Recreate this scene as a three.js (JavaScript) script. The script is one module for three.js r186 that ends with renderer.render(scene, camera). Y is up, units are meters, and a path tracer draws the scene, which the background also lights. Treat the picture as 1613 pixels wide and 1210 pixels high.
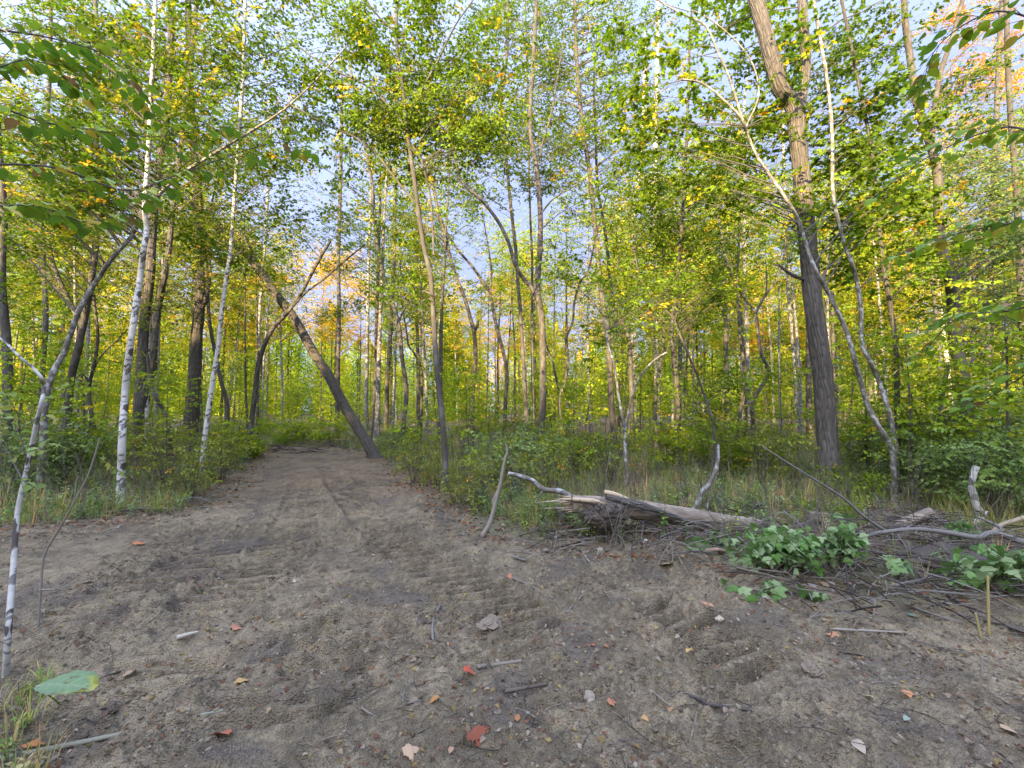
import * as THREE from 'three';
import { mergeGeometries } from 'three/addons/utils/BufferGeometryUtils.js';

// ---------------------------------------------------------------- camera, sky, sun, exposure
const V = (x, y, z) => new THREE.Vector3(x, y, z);
const scene = new THREE.Scene();
const PW = 1613, PH = 1210, FOCAL = 700, PITCH = 3.5 * Math.PI / 180, EYE = 1.6;
const camera = new THREE.PerspectiveCamera(2 * Math.atan(PH / 2 / FOCAL) * 180 / Math.PI, 4 / 3, 0.05, 900);
camera.position.set(0, EYE, 0);
camera.rotation.set(PITCH, 0, 0);
const renderer = new THREE.WebGLRenderer();
renderer.toneMapping = THREE.LinearToneMapping;
renderer.toneMappingExposure = 4.6;
renderer.shadowMap.enabled = true;

const SUN_AZ = -24 * Math.PI / 180, SUN_EL = 16 * Math.PI / 180;      // behind the viewer, to the left
const sunDir = V(Math.sin(SUN_AZ) * Math.cos(SUN_EL), Math.sin(SUN_EL), Math.cos(SUN_AZ) * Math.cos(SUN_EL));
const sun = new THREE.DirectionalLight(new THREE.Color().setRGB(1, 0.74, 0.40), 5);
sun.position.copy(sunDir.clone().multiplyScalar(120));
sun.castShadow = true;
Object.assign(sun.shadow.camera, { left: -90, right: 90, top: 60, bottom: -60, near: 1, far: 300 });
sun.shadow.mapSize.set(4096, 4096);
scene.add(sun);

// ---------------------------------------------------------------- numbers: seeded random, noise
function mulberry(a) { return () => { a |= 0; a = a + 0x6D2B79F5 | 0; let t = Math.imul(a ^ a >>> 15, 1 | a); t = t + Math.imul(t ^ t >>> 7, 61 | t) ^ t; return ((t ^ t >>> 14) >>> 0) / 4294967296; }; }
const rnd = mulberry(20251);
const rr = (a, b, R = rnd) => a + (b - a) * R();
const clamp = (x, a, b) => Math.min(b, Math.max(a, x)), lerp = (a, b, t) => a + (b - a) * t;
const sstep = (a, b, x) => { const t = clamp((x - a) / (b - a), 0, 1); return t * t * (3 - 2 * t); };
const HB = new Float32Array(65536); { const R = mulberry(7); for (let i = 0; i < 65536; i++) HB[i] = R(); }
const lat = (x, y, s) => HB[(Math.imul(x, 1619) + Math.imul(y, 31337) + Math.imul(s, 6971) ^ Math.imul(x ^ (y << 4), 52711)) & 65535];
function vnoise(x, y, s = 0, px = 0, py = 0) {                        // value noise 0..1, periodic when px, py are given
  let ix = Math.floor(x), iy = Math.floor(y); const fx = x - ix, fy = y - iy;
  const u = fx * fx * (3 - 2 * fx), v = fy * fy * (3 - 2 * fy);
  let x1 = ix + 1, y1 = iy + 1;
  if (px) { ix = ((ix % px) + px) % px; x1 = ((x1 % px) + px) % px; iy = ((iy % py) + py) % py; y1 = ((y1 % py) + py) % py; }
  return lerp(lerp(lat(ix, iy, s), lat(x1, iy, s), u), lerp(lat(ix, y1, s), lat(x1, y1, s), u), v);
}
function fbm(x, y, oct, s = 0, px = 0, py = 0) {
  let a = 0.5, t = 0, n = 0;
  for (let i = 0; i < oct; i++) { t += a * vnoise(x, y, s + i, px, py); n += a; a *= 0.5; x *= 2; y *= 2; px *= 2; py *= 2; }
  return t / n;
}

// ---------------------------------------------------------------- the sky: pale evening blue, thin high cloud, warmer towards the sun
{
  const W = 1024, H = 512, d = new Float32Array(W * H * 4);
  for (let r = 0; r < H; r++) {
    const el = ((r + 0.5) / H - 0.5) * Math.PI, y = Math.sin(el);
    for (let c = 0; c < W; c++) {
      const az = ((c + 0.5) / W - 0.5) * 2 * Math.PI, x = Math.cos(az) * Math.cos(el), z = Math.sin(az) * Math.cos(el);
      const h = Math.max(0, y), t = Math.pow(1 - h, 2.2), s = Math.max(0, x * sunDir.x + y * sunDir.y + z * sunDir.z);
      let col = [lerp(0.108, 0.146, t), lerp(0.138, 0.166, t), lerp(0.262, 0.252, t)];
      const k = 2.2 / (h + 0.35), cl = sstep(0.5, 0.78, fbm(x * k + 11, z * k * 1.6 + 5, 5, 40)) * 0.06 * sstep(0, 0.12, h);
      const side = (1 + 3.6 * Math.pow((1 + x * sunDir.x + y * sunDir.y + z * sunDir.z) / 2, 2.2)) * (1 + 1.3 * h * h * h), glow = 1.0 * Math.pow(s, 5);  // sunward and overhead gain added outside the view to lift the ambient light
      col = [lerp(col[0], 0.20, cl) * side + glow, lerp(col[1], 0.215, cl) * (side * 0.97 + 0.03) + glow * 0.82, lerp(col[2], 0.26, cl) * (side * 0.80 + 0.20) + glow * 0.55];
      const o = (r * W + c) * 4; d[o] = col[0]; d[o + 1] = col[1]; d[o + 2] = col[2]; d[o + 3] = 1;
    }
  }
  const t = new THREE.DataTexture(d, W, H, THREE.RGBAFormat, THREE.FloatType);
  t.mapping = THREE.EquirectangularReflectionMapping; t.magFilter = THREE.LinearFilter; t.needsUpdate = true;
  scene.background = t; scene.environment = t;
}

// ---------------------------------------------------------------- helpers
const used = {};
function numbered(n) { const k = used[n] = (used[n] ?? -1) + 1; return k ? n + '_' + String(k).padStart(3, '0') : n; }
function tag(o, label, category, group, kind) {
  if (label) o.userData.label = label;
  if (category) o.userData.category = category;
  if (group) o.userData.group = group;
  if (kind) o.userData.kind = kind;
  return o;
}
function thing(name, label, category, p = [0, 0, 0], group) {
  const g = new THREE.Group(); g.name = numbered(name); g.position.set(...(p.isVector3 ? p.toArray() : p)); scene.add(g);
  return tag(g, label, category, group);
}
function mesh(name, geo, mat, parent) {
  const m = new THREE.Mesh(geo, mat); m.name = parent ? name : numbered(name); m.castShadow = m.receiveShadow = true;
  (parent ?? scene).add(m);
  return m;
}
// the ray of a pixel of the 1613 x 1210 photograph, and points on it
const cP = Math.cos(PITCH), sP = Math.sin(PITCH);
function ray(px, py) { const x = (px - PW / 2) / FOCAL, y = (PH / 2 - py) / FOCAL; return V(x, y * cP + sP, -cP + y * sP); }
function at(px, py, depth) { const r = ray(px, py), t = depth / -r.z; return V(r.x * t, EYE + r.y * t, -depth); }
const metres = (px, depth) => px * depth / FOCAL;

function canvasTexture(w, h, fn, srgb, repX, repY) {
  const d = new Uint8Array(w * h * 4);
  for (let y = 0; y < h; y++) for (let x = 0; x < w; x++) {
    const c = fn(x / w, y / h), o = (y * w + x) * 4;
    for (let k = 0; k < 3; k++) { const v = clamp(c[k], 0, 1); d[o + k] = Math.round(255 * (srgb ? (v <= 0.0031308 ? v * 12.92 : 1.055 * Math.pow(v, 1 / 2.4) - 0.055) : v)); }
    d[o + 3] = 255;
  }
  const t = new THREE.DataTexture(d, w, h); t.magFilter = THREE.LinearFilter; t.wrapS = t.wrapT = THREE.RepeatWrapping;
  if (srgb) t.colorSpace = THREE.SRGBColorSpace;
  t.repeat.set(repX, repY); t.needsUpdate = true;
  return t;
}
const mix3 = (a, b, t) => [lerp(a[0], b[0], t), lerp(a[1], b[1], t), lerp(a[2], b[2], t)];

// ---------------------------------------------------------------- bark
// u and v in metres: one tile is 0.5 m round the trunk and 1 m along it
function barkMaterial(kind) {
  const furrow = (u, v) => {                                           // long plates that split and join, deep cracks between
    const w = fbm(u * 4, v * 4, 3, 3, 4, 4) * 0.16;
    const a = vnoise((u + w) * 22, v * 5, 9, 22, 5), b = vnoise((u + w) * 44, v * 14, 12, 44, 14);
    return clamp(Math.abs(a - 0.5) * 2.4 * 0.75 + b * 0.4, 0, 1);
  };
  const fns = {
    furrowed: (u, v) => { const f = furrow(u, v), m = sstep(0.5, 0.75, fbm(u * 5, v * 4, 4, 60, 5, 4)); return mix3(mix3([0.040, 0.034, 0.028], [0.130, 0.114, 0.096], f), [0.15, 0.165, 0.13], m * 0.35 * f); },
    smooth: (u, v) => { const f = fbm(u * 10, v * 16, 4, 5, 10, 16), m = sstep(0.52, 0.7, fbm(u * 4, v * 6, 4, 21, 4, 6)), g = furrow(u, v); return mix3(mix3([0.034, 0.029, 0.023], [0.098, 0.084, 0.068], f * 0.6 + g * 0.4), [0.15, 0.153, 0.13], m * 0.4); },
    lichen: (u, v) => { const m = sstep(0.44, 0.66, fbm(u * 7, v * 18, 5, 31, 7, 18)), d = fbm(u * 20, v * 40, 3, 8, 20, 40); return mix3(mix3([0.09, 0.08, 0.062], [0.17, 0.15, 0.12], d), mix3([0.24, 0.245, 0.22], [0.38, 0.38, 0.35], d), m); },
    birch: (u, v) => {
      const d = fbm(u * 12, v * 30, 3, 8, 12, 30), wob = fbm(u * 6, v * 6, 3, 91, 6, 6), dash = sstep(0.60, 0.70, fbm(u * 3 + wob * 0.6, v * 40 + wob * 3, 3, 17, 3, 40)), patch = sstep(0.60, 0.68, fbm(u * 3 + wob, v * 9 + wob * 2, 4, 77, 3, 9));
      return mix3(mix3([0.36, 0.345, 0.30], [0.54, 0.525, 0.475], d), [0.07, 0.06, 0.052], Math.max(dash * 0.75, patch));
    },
    dead: (u, v) => { const f = vnoise(u * 60, v * 6, 3, 60, 6), d = fbm(u * 8, v * 8, 3, 5, 8, 8); return mix3([0.16, 0.14, 0.11], [0.32, 0.29, 0.24], f * 0.6 + d * 0.4); },
    log: (u, v) => { const f = furrow(u, v), d = fbm(u * 6, v * 8, 4, 15, 6, 8), p = sstep(0.5, 0.66, fbm(u * 3, v * 5, 4, 44, 3, 5)); return mix3(mix3([0.095, 0.072, 0.052], [0.235, 0.19, 0.14], clamp(f * 0.5 + d * 0.55, 0, 1)), [0.30, 0.245, 0.175], p * 0.7); },
    wood: (u, v) => { const f = vnoise(u * 70, v * 5, 3, 70, 5), d = fbm(u * 6, v * 4, 3, 5, 6, 4); return mix3([0.34, 0.245, 0.14], [0.52, 0.42, 0.28], f * 0.6 + d * 0.4); },
  };
  const relief = {
    furrowed: (u, v) => furrow(u, v), smooth: (u, v) => 0.5 * furrow(u, v) + 0.5 * fbm(u * 16, v * 20, 3, 2, 16, 20), lichen: (u, v) => fbm(u * 16, v * 24, 4, 2, 16, 24),
    birch: (u, v) => fbm(u * 8, v * 30, 4, 2, 8, 30), dead: (u, v) => vnoise(u * 60, v * 6, 3, 60, 6), log: (u, v) => 0.5 * furrow(u, v) + 0.5 * fbm(u * 14, v * 18, 4, 2, 14, 18), wood: (u, v) => vnoise(u * 70, v * 5, 3, 70, 5),
  };
  const m = new THREE.MeshStandardMaterial({ roughness: 0.92, name: 'bark ' + kind });
  m.map = canvasTexture(256, 512, fns[kind], true, 2, 1);
  m.bumpMap = canvasTexture(256, 512, (u, v) => { const h = relief[kind](u, v); return [h, h, h]; }, false, 2, 1);
  m.bumpScale = { furrowed: 0.022, smooth: 0.008, lichen: 0.006, birch: 0.003, dead: 0.004, log: 0.014, wood: 0.004 }[kind];
  return m;
}
const BARK = Object.fromEntries(['furrowed', 'smooth', 'lichen', 'birch', 'dead', 'log', 'wood'].map((k) => [k, barkMaterial(k)]));
const flat = (r, g, b, rough = 0.9) => new THREE.MeshStandardMaterial({ color: new THREE.Color().setRGB(r, g, b), roughness: rough });
const TWIG = flat(0.075, 0.062, 0.050), STICK = flat(0.165, 0.138, 0.105), DARKSTICK = flat(0.062, 0.050, 0.039);

// ---------------------------------------------------------------- tubes: trunks, limbs, logs, sticks
function smoothPath(pts, radii, n) {
  const curve = new THREE.CatmullRomCurve3(pts, false, 'centripetal'), L = pts.length - 1, P = [], Rr = [];
  for (let i = 0; i <= n; i++) { const t = i / n, k = Math.min(L - 1, Math.floor(t * L)), f = t * L - k; P.push(curve.getPoint(t)); Rr.push(lerp(radii[k], radii[k + 1], f)); }
  return [P, Rr];
}
function tube(P, R, segs, { bump = 0, seed = 0, cap = true, furrow = 0, freq = 7 } = {}) {
  const n = P.length, pos = [], uv = [], idx = [];
  let N = null, T = V(0, 0, 0), len = 0;
  const r0 = Math.max(...R);
  for (let i = 0; i < n; i++) {
    T = P[Math.min(n - 1, i + 1)].clone().sub(P[Math.max(0, i - 1)]).normalize();
    if (!N) { N = Math.abs(T.z) < 0.9 ? V(0, 0, -1) : V(0, 1, 0); }
    N.sub(T.clone().multiplyScalar(N.dot(T))).normalize();
    const B = T.clone().cross(N);
    if (i) len += P[i].distanceTo(P[i - 1]);
    for (let j = 0; j <= segs; j++) {
      const a = (j % segs) / segs * 2 * Math.PI, ca = Math.cos(a), sa = Math.sin(a);
      let r = R[i];
      if (bump) r *= 1 + bump * (fbm(ca * 1.3 + sa * 0.4 + seed * 3.1 + 20, len * freq / 3 + sa * 1.3 + 50, 3, seed) - 0.5) * 2;
      if (furrow) { const q = j % segs / segs; r += furrow * (Math.abs(vnoise(q * 40 + fbm(q * 8, len * 2, 2, 4, 8, 999) * 3, len * 3.2, 5, 40, 9999) - 0.5) * 2 - 0.5); }
      pos.push(P[i].x + (N.x * ca + B.x * sa) * r, P[i].y + (N.y * ca + B.y * sa) * r, P[i].z + (N.z * ca + B.z * sa) * r);
      uv.push(j / segs * 2 * Math.PI * r0, len);
    }
  }
  const w = segs + 1;
  for (let i = 0; i < n - 1; i++) for (let j = 0; j < segs; j++) { const a = i * w + j, b = a + w; idx.push(a, a + 1, b, b, a + 1, b + 1); }
  if (cap) for (const [i, flip] of [[0, 0], [n - 1, 1]]) {
    const c = pos.length / 3; pos.push(P[i].x, P[i].y, P[i].z); uv.push(0, flip ? len : 0);
    for (let j = 0; j < segs; j++) { const a = i * w + j; flip ? idx.push(c, a, a + 1) : idx.push(c, a + 1, a); }
  }
  const g = new THREE.BufferGeometry();
  g.setAttribute('position', new THREE.Float32BufferAttribute(pos, 3));
  g.setAttribute('uv', new THREE.Float32BufferAttribute(uv, 2));
  g.setIndex(idx); g.computeVertexNormals();
  const nn = g.attributes.normal;                                      // close the shading seam
  for (let i = 0; i < n; i++) { const a = i * w, b = a + segs, v = V(nn.getX(a) + nn.getX(b), nn.getY(a) + nn.getY(b), nn.getZ(a) + nn.getZ(b)).normalize(); nn.setXYZ(a, v.x, v.y, v.z); nn.setXYZ(b, v.x, v.y, v.z); }
  return g;
}
const bez = (a, b, c, t) => V((1 - t) ** 2 * a.x + 2 * t * (1 - t) * b.x + t * t * c.x, (1 - t) ** 2 * a.y + 2 * t * (1 - t) * b.y + t * t * c.y, (1 - t) ** 2 * a.z + 2 * t * (1 - t) * b.z + t * t * c.z);
function bezTube(a, b, c, r0, r1, segs = 4, n = 6) {
  const P = [], R = []; for (let i = 0; i <= n; i++) { const t = i / n, w = rr(-1, 1) * a.distanceTo(c) * 0.012; P.push(bez(a, b, c, t).add(V(w, rr(-1, 1) * Math.abs(w), w * 0.5))); R.push(lerp(r0, r1, t)); }
  return tube(P, R, segs, { cap: false });
}
// ---------------------------------------------------------------- the ground: trodden dirt clearing and track through the forest floor
function groundFlat(px, py) { const r = ray(px, py), t = EYE / -r.y; return [r.x * t, r.z * t]; }
const DIRT = [[-500, 846], [-120, 842], [60, 838], [180, 828], [300, 812], [345, 790], [372, 762], [398, 735], [424, 716], [446, 705], [520, 705], [586, 722], [615, 742], [650, 775], [700, 805], [760, 846], [900, 872], [1000, 880], [1150, 886], [1250, 940], [1450, 992], [1613, 1006], [2100, 1030]].map((p) => groundFlat(...p));
DIRT.push([9, 4.5], [9, 16], [-9, 16], [-9, 4]);
function signedDirt(x, z) {                                            // metres inside the dirt, negative outside
  let d = 1e9, inside = false;
  for (let i = 0, j = DIRT.length - 1; i < DIRT.length; j = i++) {
    const [ax, az] = DIRT[j], [bx, bz] = DIRT[i], dx = bx - ax, dz = bz - az;
    const t = clamp(((x - ax) * dx + (z - az) * dz) / (dx * dx + dz * dz), 0, 1), ex = x - ax - dx * t, ez = z - az - dz * t;
    d = Math.min(d, ex * ex + ez * ez);
    if ((az > z) !== (bz > z) && x < ax + (z - az) / (bz - az) * dx) inside = !inside;
  }
  return (inside ? 1 : -1) * Math.sqrt(d);
}
// prints of a tracked machine: centre line in the photograph, half width, bar pitch, depth, lean of the bars
const TREADS = [
  { line: [[1235, 1108], [1165, 1052], [1110, 1004], [1040, 965], [960, 930]], half: 0.24, pitch: 0.185, deep: 0.12, lean: 0.25, seed: 1, firm: 1 },
  { line: [[900, 1012], [800, 965], [720, 918], [650, 878], [600, 842], [560, 800], [530, 760], [515, 735]], half: 0.27, pitch: 0.175, deep: 0.115, lean: -0.35, seed: 2, firm: 1 },
  { line: [[300, 985], [390, 918], [440, 870], [470, 820], [480, 770], [485, 740]], half: 0.30, pitch: 0.18, deep: 0.085, lean: 0.2, seed: 3, firm: 0.6 },
  { line: [[40, 1010], [180, 945], [300, 895], [380, 850]], half: 0.3, pitch: 0.19, deep: 0.07, lean: 0.45, seed: 4 },
  { line: [[560, 1160], [520, 1060], [480, 985], [470, 930]], half: 0.26, pitch: 0.2, deep: 0.06, lean: 0.3, seed: 5 },
  { line: [[330, 1205], [430, 1080], [560, 990], [640, 935]], half: 0.3, pitch: 0.18, deep: 0.065, lean: 0.1, seed: 6 },
  { line: [[1500, 1160], [1400, 1090], [1330, 1030]], half: 0.28, pitch: 0.2, deep: 0.03, lean: 0.2, seed: 7 },
  { line: [[980, 1190], [900, 1110], [810, 1040], [740, 985]], half: 0.26, pitch: 0.18, deep: 0.04, lean: -0.2, seed: 8 },
  { line: [[160, 1150], [240, 1060], [330, 985]], half: 0.28, pitch: 0.19, deep: 0.05, lean: 0.35, seed: 9 },
  { line: [[560, 905], [520, 860], [500, 815], [492, 770]], half: 0.24, pitch: 0.17, deep: 0.045, lean: -0.15, seed: 10 },
  { line: [[700, 870], [640, 820], [590, 780], [562, 745]], half: 0.22, pitch: 0.18, deep: 0.04, lean: 0.15, seed: 11 },
].map((t) => {
  const p = t.line.map((q) => groundFlat(...q)); let s = 0;
  return { ...t, seg: p.slice(1).map((b, i) => { const a = p[i], l = Math.hypot(b[0] - a[0], b[1] - a[1]), o = { a, dx: (b[0] - a[0]) / l, dz: (b[1] - a[1]) / l, l, s }; s += l; return o; }), total: s };
});
let zone = 0;
function tread(x, z) {
  let h = 0; zone = 0;
  for (const t of TREADS) for (const g of t.seg) {
    const ex = x - g.a[0], ez = z - g.a[1], along = ex * g.dx + ez * g.dz, across = ex * g.dz - ez * g.dx;
    if (along < 0 || along > g.l || Math.abs(across) > t.half + 0.12) continue;
    const s = g.s + along + across * t.lean + (vnoise(x * 5, z * 5, t.seed) - 0.5) * 0.05, q = (s / t.pitch) % 1, k = Math.floor(s / t.pitch);
    const keep = Math.max(t.firm ?? 0, sstep(0.15, 0.40, vnoise(k * 0.7 + 3, across * 2 + 9, t.seed + 20))) * sstep(0, 0.4, g.s + along) * sstep(0, 0.5, t.total - g.s - along);
    const w = 1 - sstep(t.half - 0.05, t.half + 0.03, Math.abs(across) + (vnoise(x * 9, z * 9, 3) - 0.5) * 0.08);
    const bar = -0.70 * sstep(0.30, 0.38, q) * (1 - sstep(0.60, 0.74, q)) + 0.45 * sstep(0.70, 0.86, q) + 0.45 * (1 - sstep(0.08, 0.28, q));
    zone = Math.max(zone, w * sstep(0, 0.4, g.s + along));
    h += t.deep * keep * (bar * w - 0.2 * w + 0.35 * sstep(t.half - 0.02, t.half + 0.03, Math.abs(across)) * (1 - sstep(t.half + 0.04, t.half + 0.12, Math.abs(across))));
  }
  return h;
}
function soilNoise(x, z, inside) {                                     // lumps, smears and crumbs of turned soil
  const near = Math.hypot(x, z);
  const u = x * 0.88 + z * 0.47, v = -x * 0.47 + z * 0.88;             // smears run up to the right as the machine dragged them
  let h = (fbm(x * 1.1, z * 1.1, 3, 70) - 0.5) * 0.08 + (fbm(u * 3.2, v * 10, 4, 75) - 0.5) * 0.075;
  if (near < 9) {
    const a = fbm(x * 13, z * 13, 4, 80), rough = sstep(0.35, 0.65, fbm(x * 1.7, z * 1.7, 3, 90));
    h += (Math.abs(a - 0.5) * 2) * 0.06 * (0.4 + rough) + (fbm(x * 34, z * 34, 2, 84) - 0.5) * 0.016 * (0.5 + rough);
    const c = fbm(u * 6 + 3, v * 11, 3, 87); h += sstep(0.47, 0.64, c) * 0.032 * rough;                 // torn lumps with a sharp edge
    h += sstep(0.46, 0.66, fbm(x * 21, z * 25, 2, 89)) * 0.011;
  }
  return h * (inside ? 1 : 0.8);
}
function groundY(x, z) {
  const d = signedDirt(x, z) + (fbm(x * 1.3, z * 1.3, 3, 50) - 0.5) * 0.7, out = sstep(0.1, -0.9, d);
  const tr = d > -0.2 ? tread(x, z) : 0; let y = soilNoise(x, z, d > 0) * (1 - 0.85 * (d > -0.2 ? zone : 0)) + tr;
  y += out * lerp(0.02, 0.10 + (fbm(x * 0.5, z * 0.5, 3, 55) - 0.4) * 0.35, sstep(-6.0, -9.5, z));     // the floor beyond the scraped track stands a little higher
  y -= 0.13 * Math.exp(-((x + 1.95) ** 2 / 0.05 + (z + 3.03) ** 2 / 0.02)) ;     // the dark hole beside the pale chips
  y += sstep(30, 90, Math.hypot(x, z)) * 1.5;
  return y;
}
const hit = (px, py) => { const r = ray(px, py); let t = EYE / -r.y; for (let i = 0; i < 6; i++) { const y = groundY(r.x * t, r.z * t); t = (EYE - y) / -r.y; } return V(r.x * t, EYE + r.y * t, r.z * t); };
{
  const line = (stops) => { const a = []; for (let i = 0; i + 1 < stops.length; i++) { const [p, s] = stops[i], [q, e] = stops[i + 1]; let x = p; while (x < q - 1e-6) { a.push(x); x += lerp(s, e, (x - p) / (q - p)); } } a.push(stops.at(-1)[0]); return a; };
  const xs = line([[-330, 40], [-60, 6], [-20, 0.6], [-8, 0.08], [-4, 0.016], [4, 0.016], [8, 0.08], [20, 0.6], [60, 6], [330, 40]]);
  const zs = line([[-500, 60], [-100, 6], [-40, 0.9], [-16, 0.16], [-6, 0.035], [-4.2, 0.015], [-1.5, 0.013], [-1, 0.08], [3, 0.5], [20, 2], [60, 8], [330, 60]]);
  const nx = xs.length, nz = zs.length, pos = new Float32Array(nx * nz * 3), col = new Float32Array(nx * nz * 3), uv = new Float32Array(nx * nz * 2), dirt = new Float32Array(nx * nz);
  for (let j = 0, i = 0; j < nz; j++) for (let k = 0; k < nx; k++, i++) {
    const x = xs[k], z = zs[j];
    pos[i * 3] = x; pos[i * 3 + 1] = groundY(x, z); pos[i * 3 + 2] = z; uv[i * 2] = x; uv[i * 2 + 1] = z - 0.8 * pos[i * 3 + 1];   // steep faces keep the grain unstretched
    const d = dirt[i] = signedDirt(x, z) + (fbm(x * 1.3, z * 1.3, 3, 50) - 0.5) * 0.7 + (fbm(x * 6, z * 6, 2, 52) - 0.5) * 0.35;
    const n1 = fbm(x * 0.9, z * 0.9, 3, 100), n2 = fbm(x * 7, z * 7, 3, 105), n3 = vnoise(x * 45, z * 45, 108);
    let c = mix3([0.106, 0.082, 0.046], [0.244, 0.193, 0.115], clamp(0.5 + (n1 - 0.5) * 1.2 + (n2 - 0.5) * 1.3 + (n3 - 0.5) * 0.9, 0, 1));
    c = mix3(c, [0.222, 0.155, 0.090], 0.55 * sstep(-6, -11, z) * sstep(0.3, 0.6, n1 + n2 - 0.4));     // browner, drier soil up the track
    c = mix3(c, [0.085, 0.068, 0.052], sstep(0.58, 0.74, fbm(x * 2.3 + 4, z * 2.3, 3, 112)) * 0.6);  // damp, freshly turned patches
    const f = mix3([0.110, 0.080, 0.050], [0.190, 0.150, 0.080], clamp(n2 * 1.1 + (n3 - 0.5) * 0.8, 0, 1));
    const g = sstep(0.45, 0.65, fbm(x * 0.6 + 9, z * 0.6, 3, 116));
    const floor = mix3(f, [0.085, 0.105, 0.040], g * 0.6);
    c = mix3(floor, c, sstep(-0.35, 0.15, d));
    col.set(c, i * 3);
  }
  const floorIdx = [], dirtIdx = [];
  for (let j = 0; j < nz - 1; j++) for (let k = 0; k < nx - 1; k++) {
    const a = j * nx + k, b = a + 1, c = a + nx, e = c + 1;
    (dirt[a] > 0 && dirt[e] > 0 ? dirtIdx : floorIdx).push(a, c, b, b, c, e);
  }
  const attr = { position: new THREE.BufferAttribute(pos, 3), color: new THREE.BufferAttribute(col, 3), uv: new THREE.BufferAttribute(uv, 2) };
  const all = new THREE.BufferGeometry(); for (const k in attr) all.setAttribute(k, attr[k]);
  all.setIndex([...[]]); all.setIndex(new THREE.BufferAttribute(new Uint32Array([...floorIdx].concat(dirtIdx)), 1)); all.computeVertexNormals();
  const m = new THREE.MeshStandardMaterial({ vertexColors: true, roughness: 0.97, name: 'soil' });
  const grain = (u, v) => { const a = fbm(u * 24, v * 24, 4, 130, 24, 24), b = vnoise(u * 150, v * 150, 136, 150, 150), c = vnoise(u * 290, v * 290, 137, 290, 290); return clamp(a * 0.5 + b * 0.3 + c * 0.2, 0, 1); };
  m.map = canvasTexture(1024, 1024, (u, v) => { const h = grain(u, v), k = 0.72 + 0.62 * (h - 0.2); return [k, k * 0.985, k * 0.965]; }, true, 1 / 1.3, 1 / 1.3);
  m.bumpMap = canvasTexture(1024, 1024, (u, v) => { const h = grain(u, v); return [h, h, h]; }, false, 1 / 1.3, 1 / 1.3);
  m.bumpScale = 0.034;
  const part = (index, name, label) => {                              // each sheet keeps only the points it uses
    const map = new Int32Array(nx * nz).fill(-1), keep = [], out = new Uint32Array(index.length);
    index.forEach((v, i) => { if (map[v] < 0) { map[v] = keep.length; keep.push(v); } out[i] = map[v]; });
    const g = new THREE.BufferGeometry();
    for (const k of ['position', 'color', 'uv', 'normal']) { const s = all.attributes[k], n = s.itemSize, a = new Float32Array(keep.length * n); keep.forEach((v, i) => { for (let q = 0; q < n; q++) a[i * n + q] = s.array[v * n + q]; }); g.setAttribute(k, new THREE.BufferAttribute(a, n)); }
    g.setIndex(new THREE.BufferAttribute(out, 1));
    tag(mesh(name, g, m), label, null, null, 'structure');
  };
  part(floorIdx, 'forest_floor', 'brown and green forest floor of leaf litter under the trees');
  part(dirtIdx, 'dirt_track', 'bare grey brown dirt track with tread marks leading into the woods');
}
// ---------------------------------------------------------------- leaves
const LEAF = new THREE.MeshPhysicalMaterial({ name: 'leaf', vertexColors: true, roughness: 1, side: THREE.DoubleSide, transmission: 0.5, thickness: 0, specularIntensity: 0.2 });
const leafMaterial = (r, g, b, through = 0.42) => new THREE.MeshPhysicalMaterial({ color: new THREE.Color().setRGB(r, g, b), roughness: through ? 1 : 0.8, side: THREE.DoubleSide, transmission: through, thickness: 0, specularIntensity: 0.5 });
const buf = () => ({ pos: [], col: [], idx: [] });
function done(b) {
  const g = new THREE.BufferGeometry();
  g.setAttribute('position', new THREE.Float32BufferAttribute(b.pos, 3));
  if (b.col.length) g.setAttribute('color', new THREE.Float32BufferAttribute(b.col, 3));
  g.setIndex(b.idx); g.computeVertexNormals();
  return g;
}
// outlines of half a leaf, y from base 0 to tip 1, x to the side
const OUT = {
  quick: [[0, 0], [0.34, 0.42], [0, 1]],
  ovate: [[0, 0], [0.27, 0.22], [0.30, 0.52], [0, 1]],
  large: [[0, 0], [0.20, 0.06], [0.31, 0.24], [0.335, 0.42], [0.28, 0.62], [0.16, 0.82], [0, 1]],
  lobed: [[0, 0], [0.34, 0.02], [0.26, 0.22], [0.50, 0.46], [0.22, 0.50], [0.20, 0.72], [0, 1]],
  maple: [[0, 0.02], [0.16, -0.10], [0.36, -0.10], [0.33, 0.02], [0.46, 0.06], [0.40, 0.14], [0.66, 0.20], [0.58, 0.28], [0.70, 0.40], [0.50, 0.42], [0.46, 0.52], [0.24, 0.46], [0.32, 0.66], [0.22, 0.72], [0.20, 0.84], [0.10, 0.86], [0, 1.06]],
};
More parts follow.
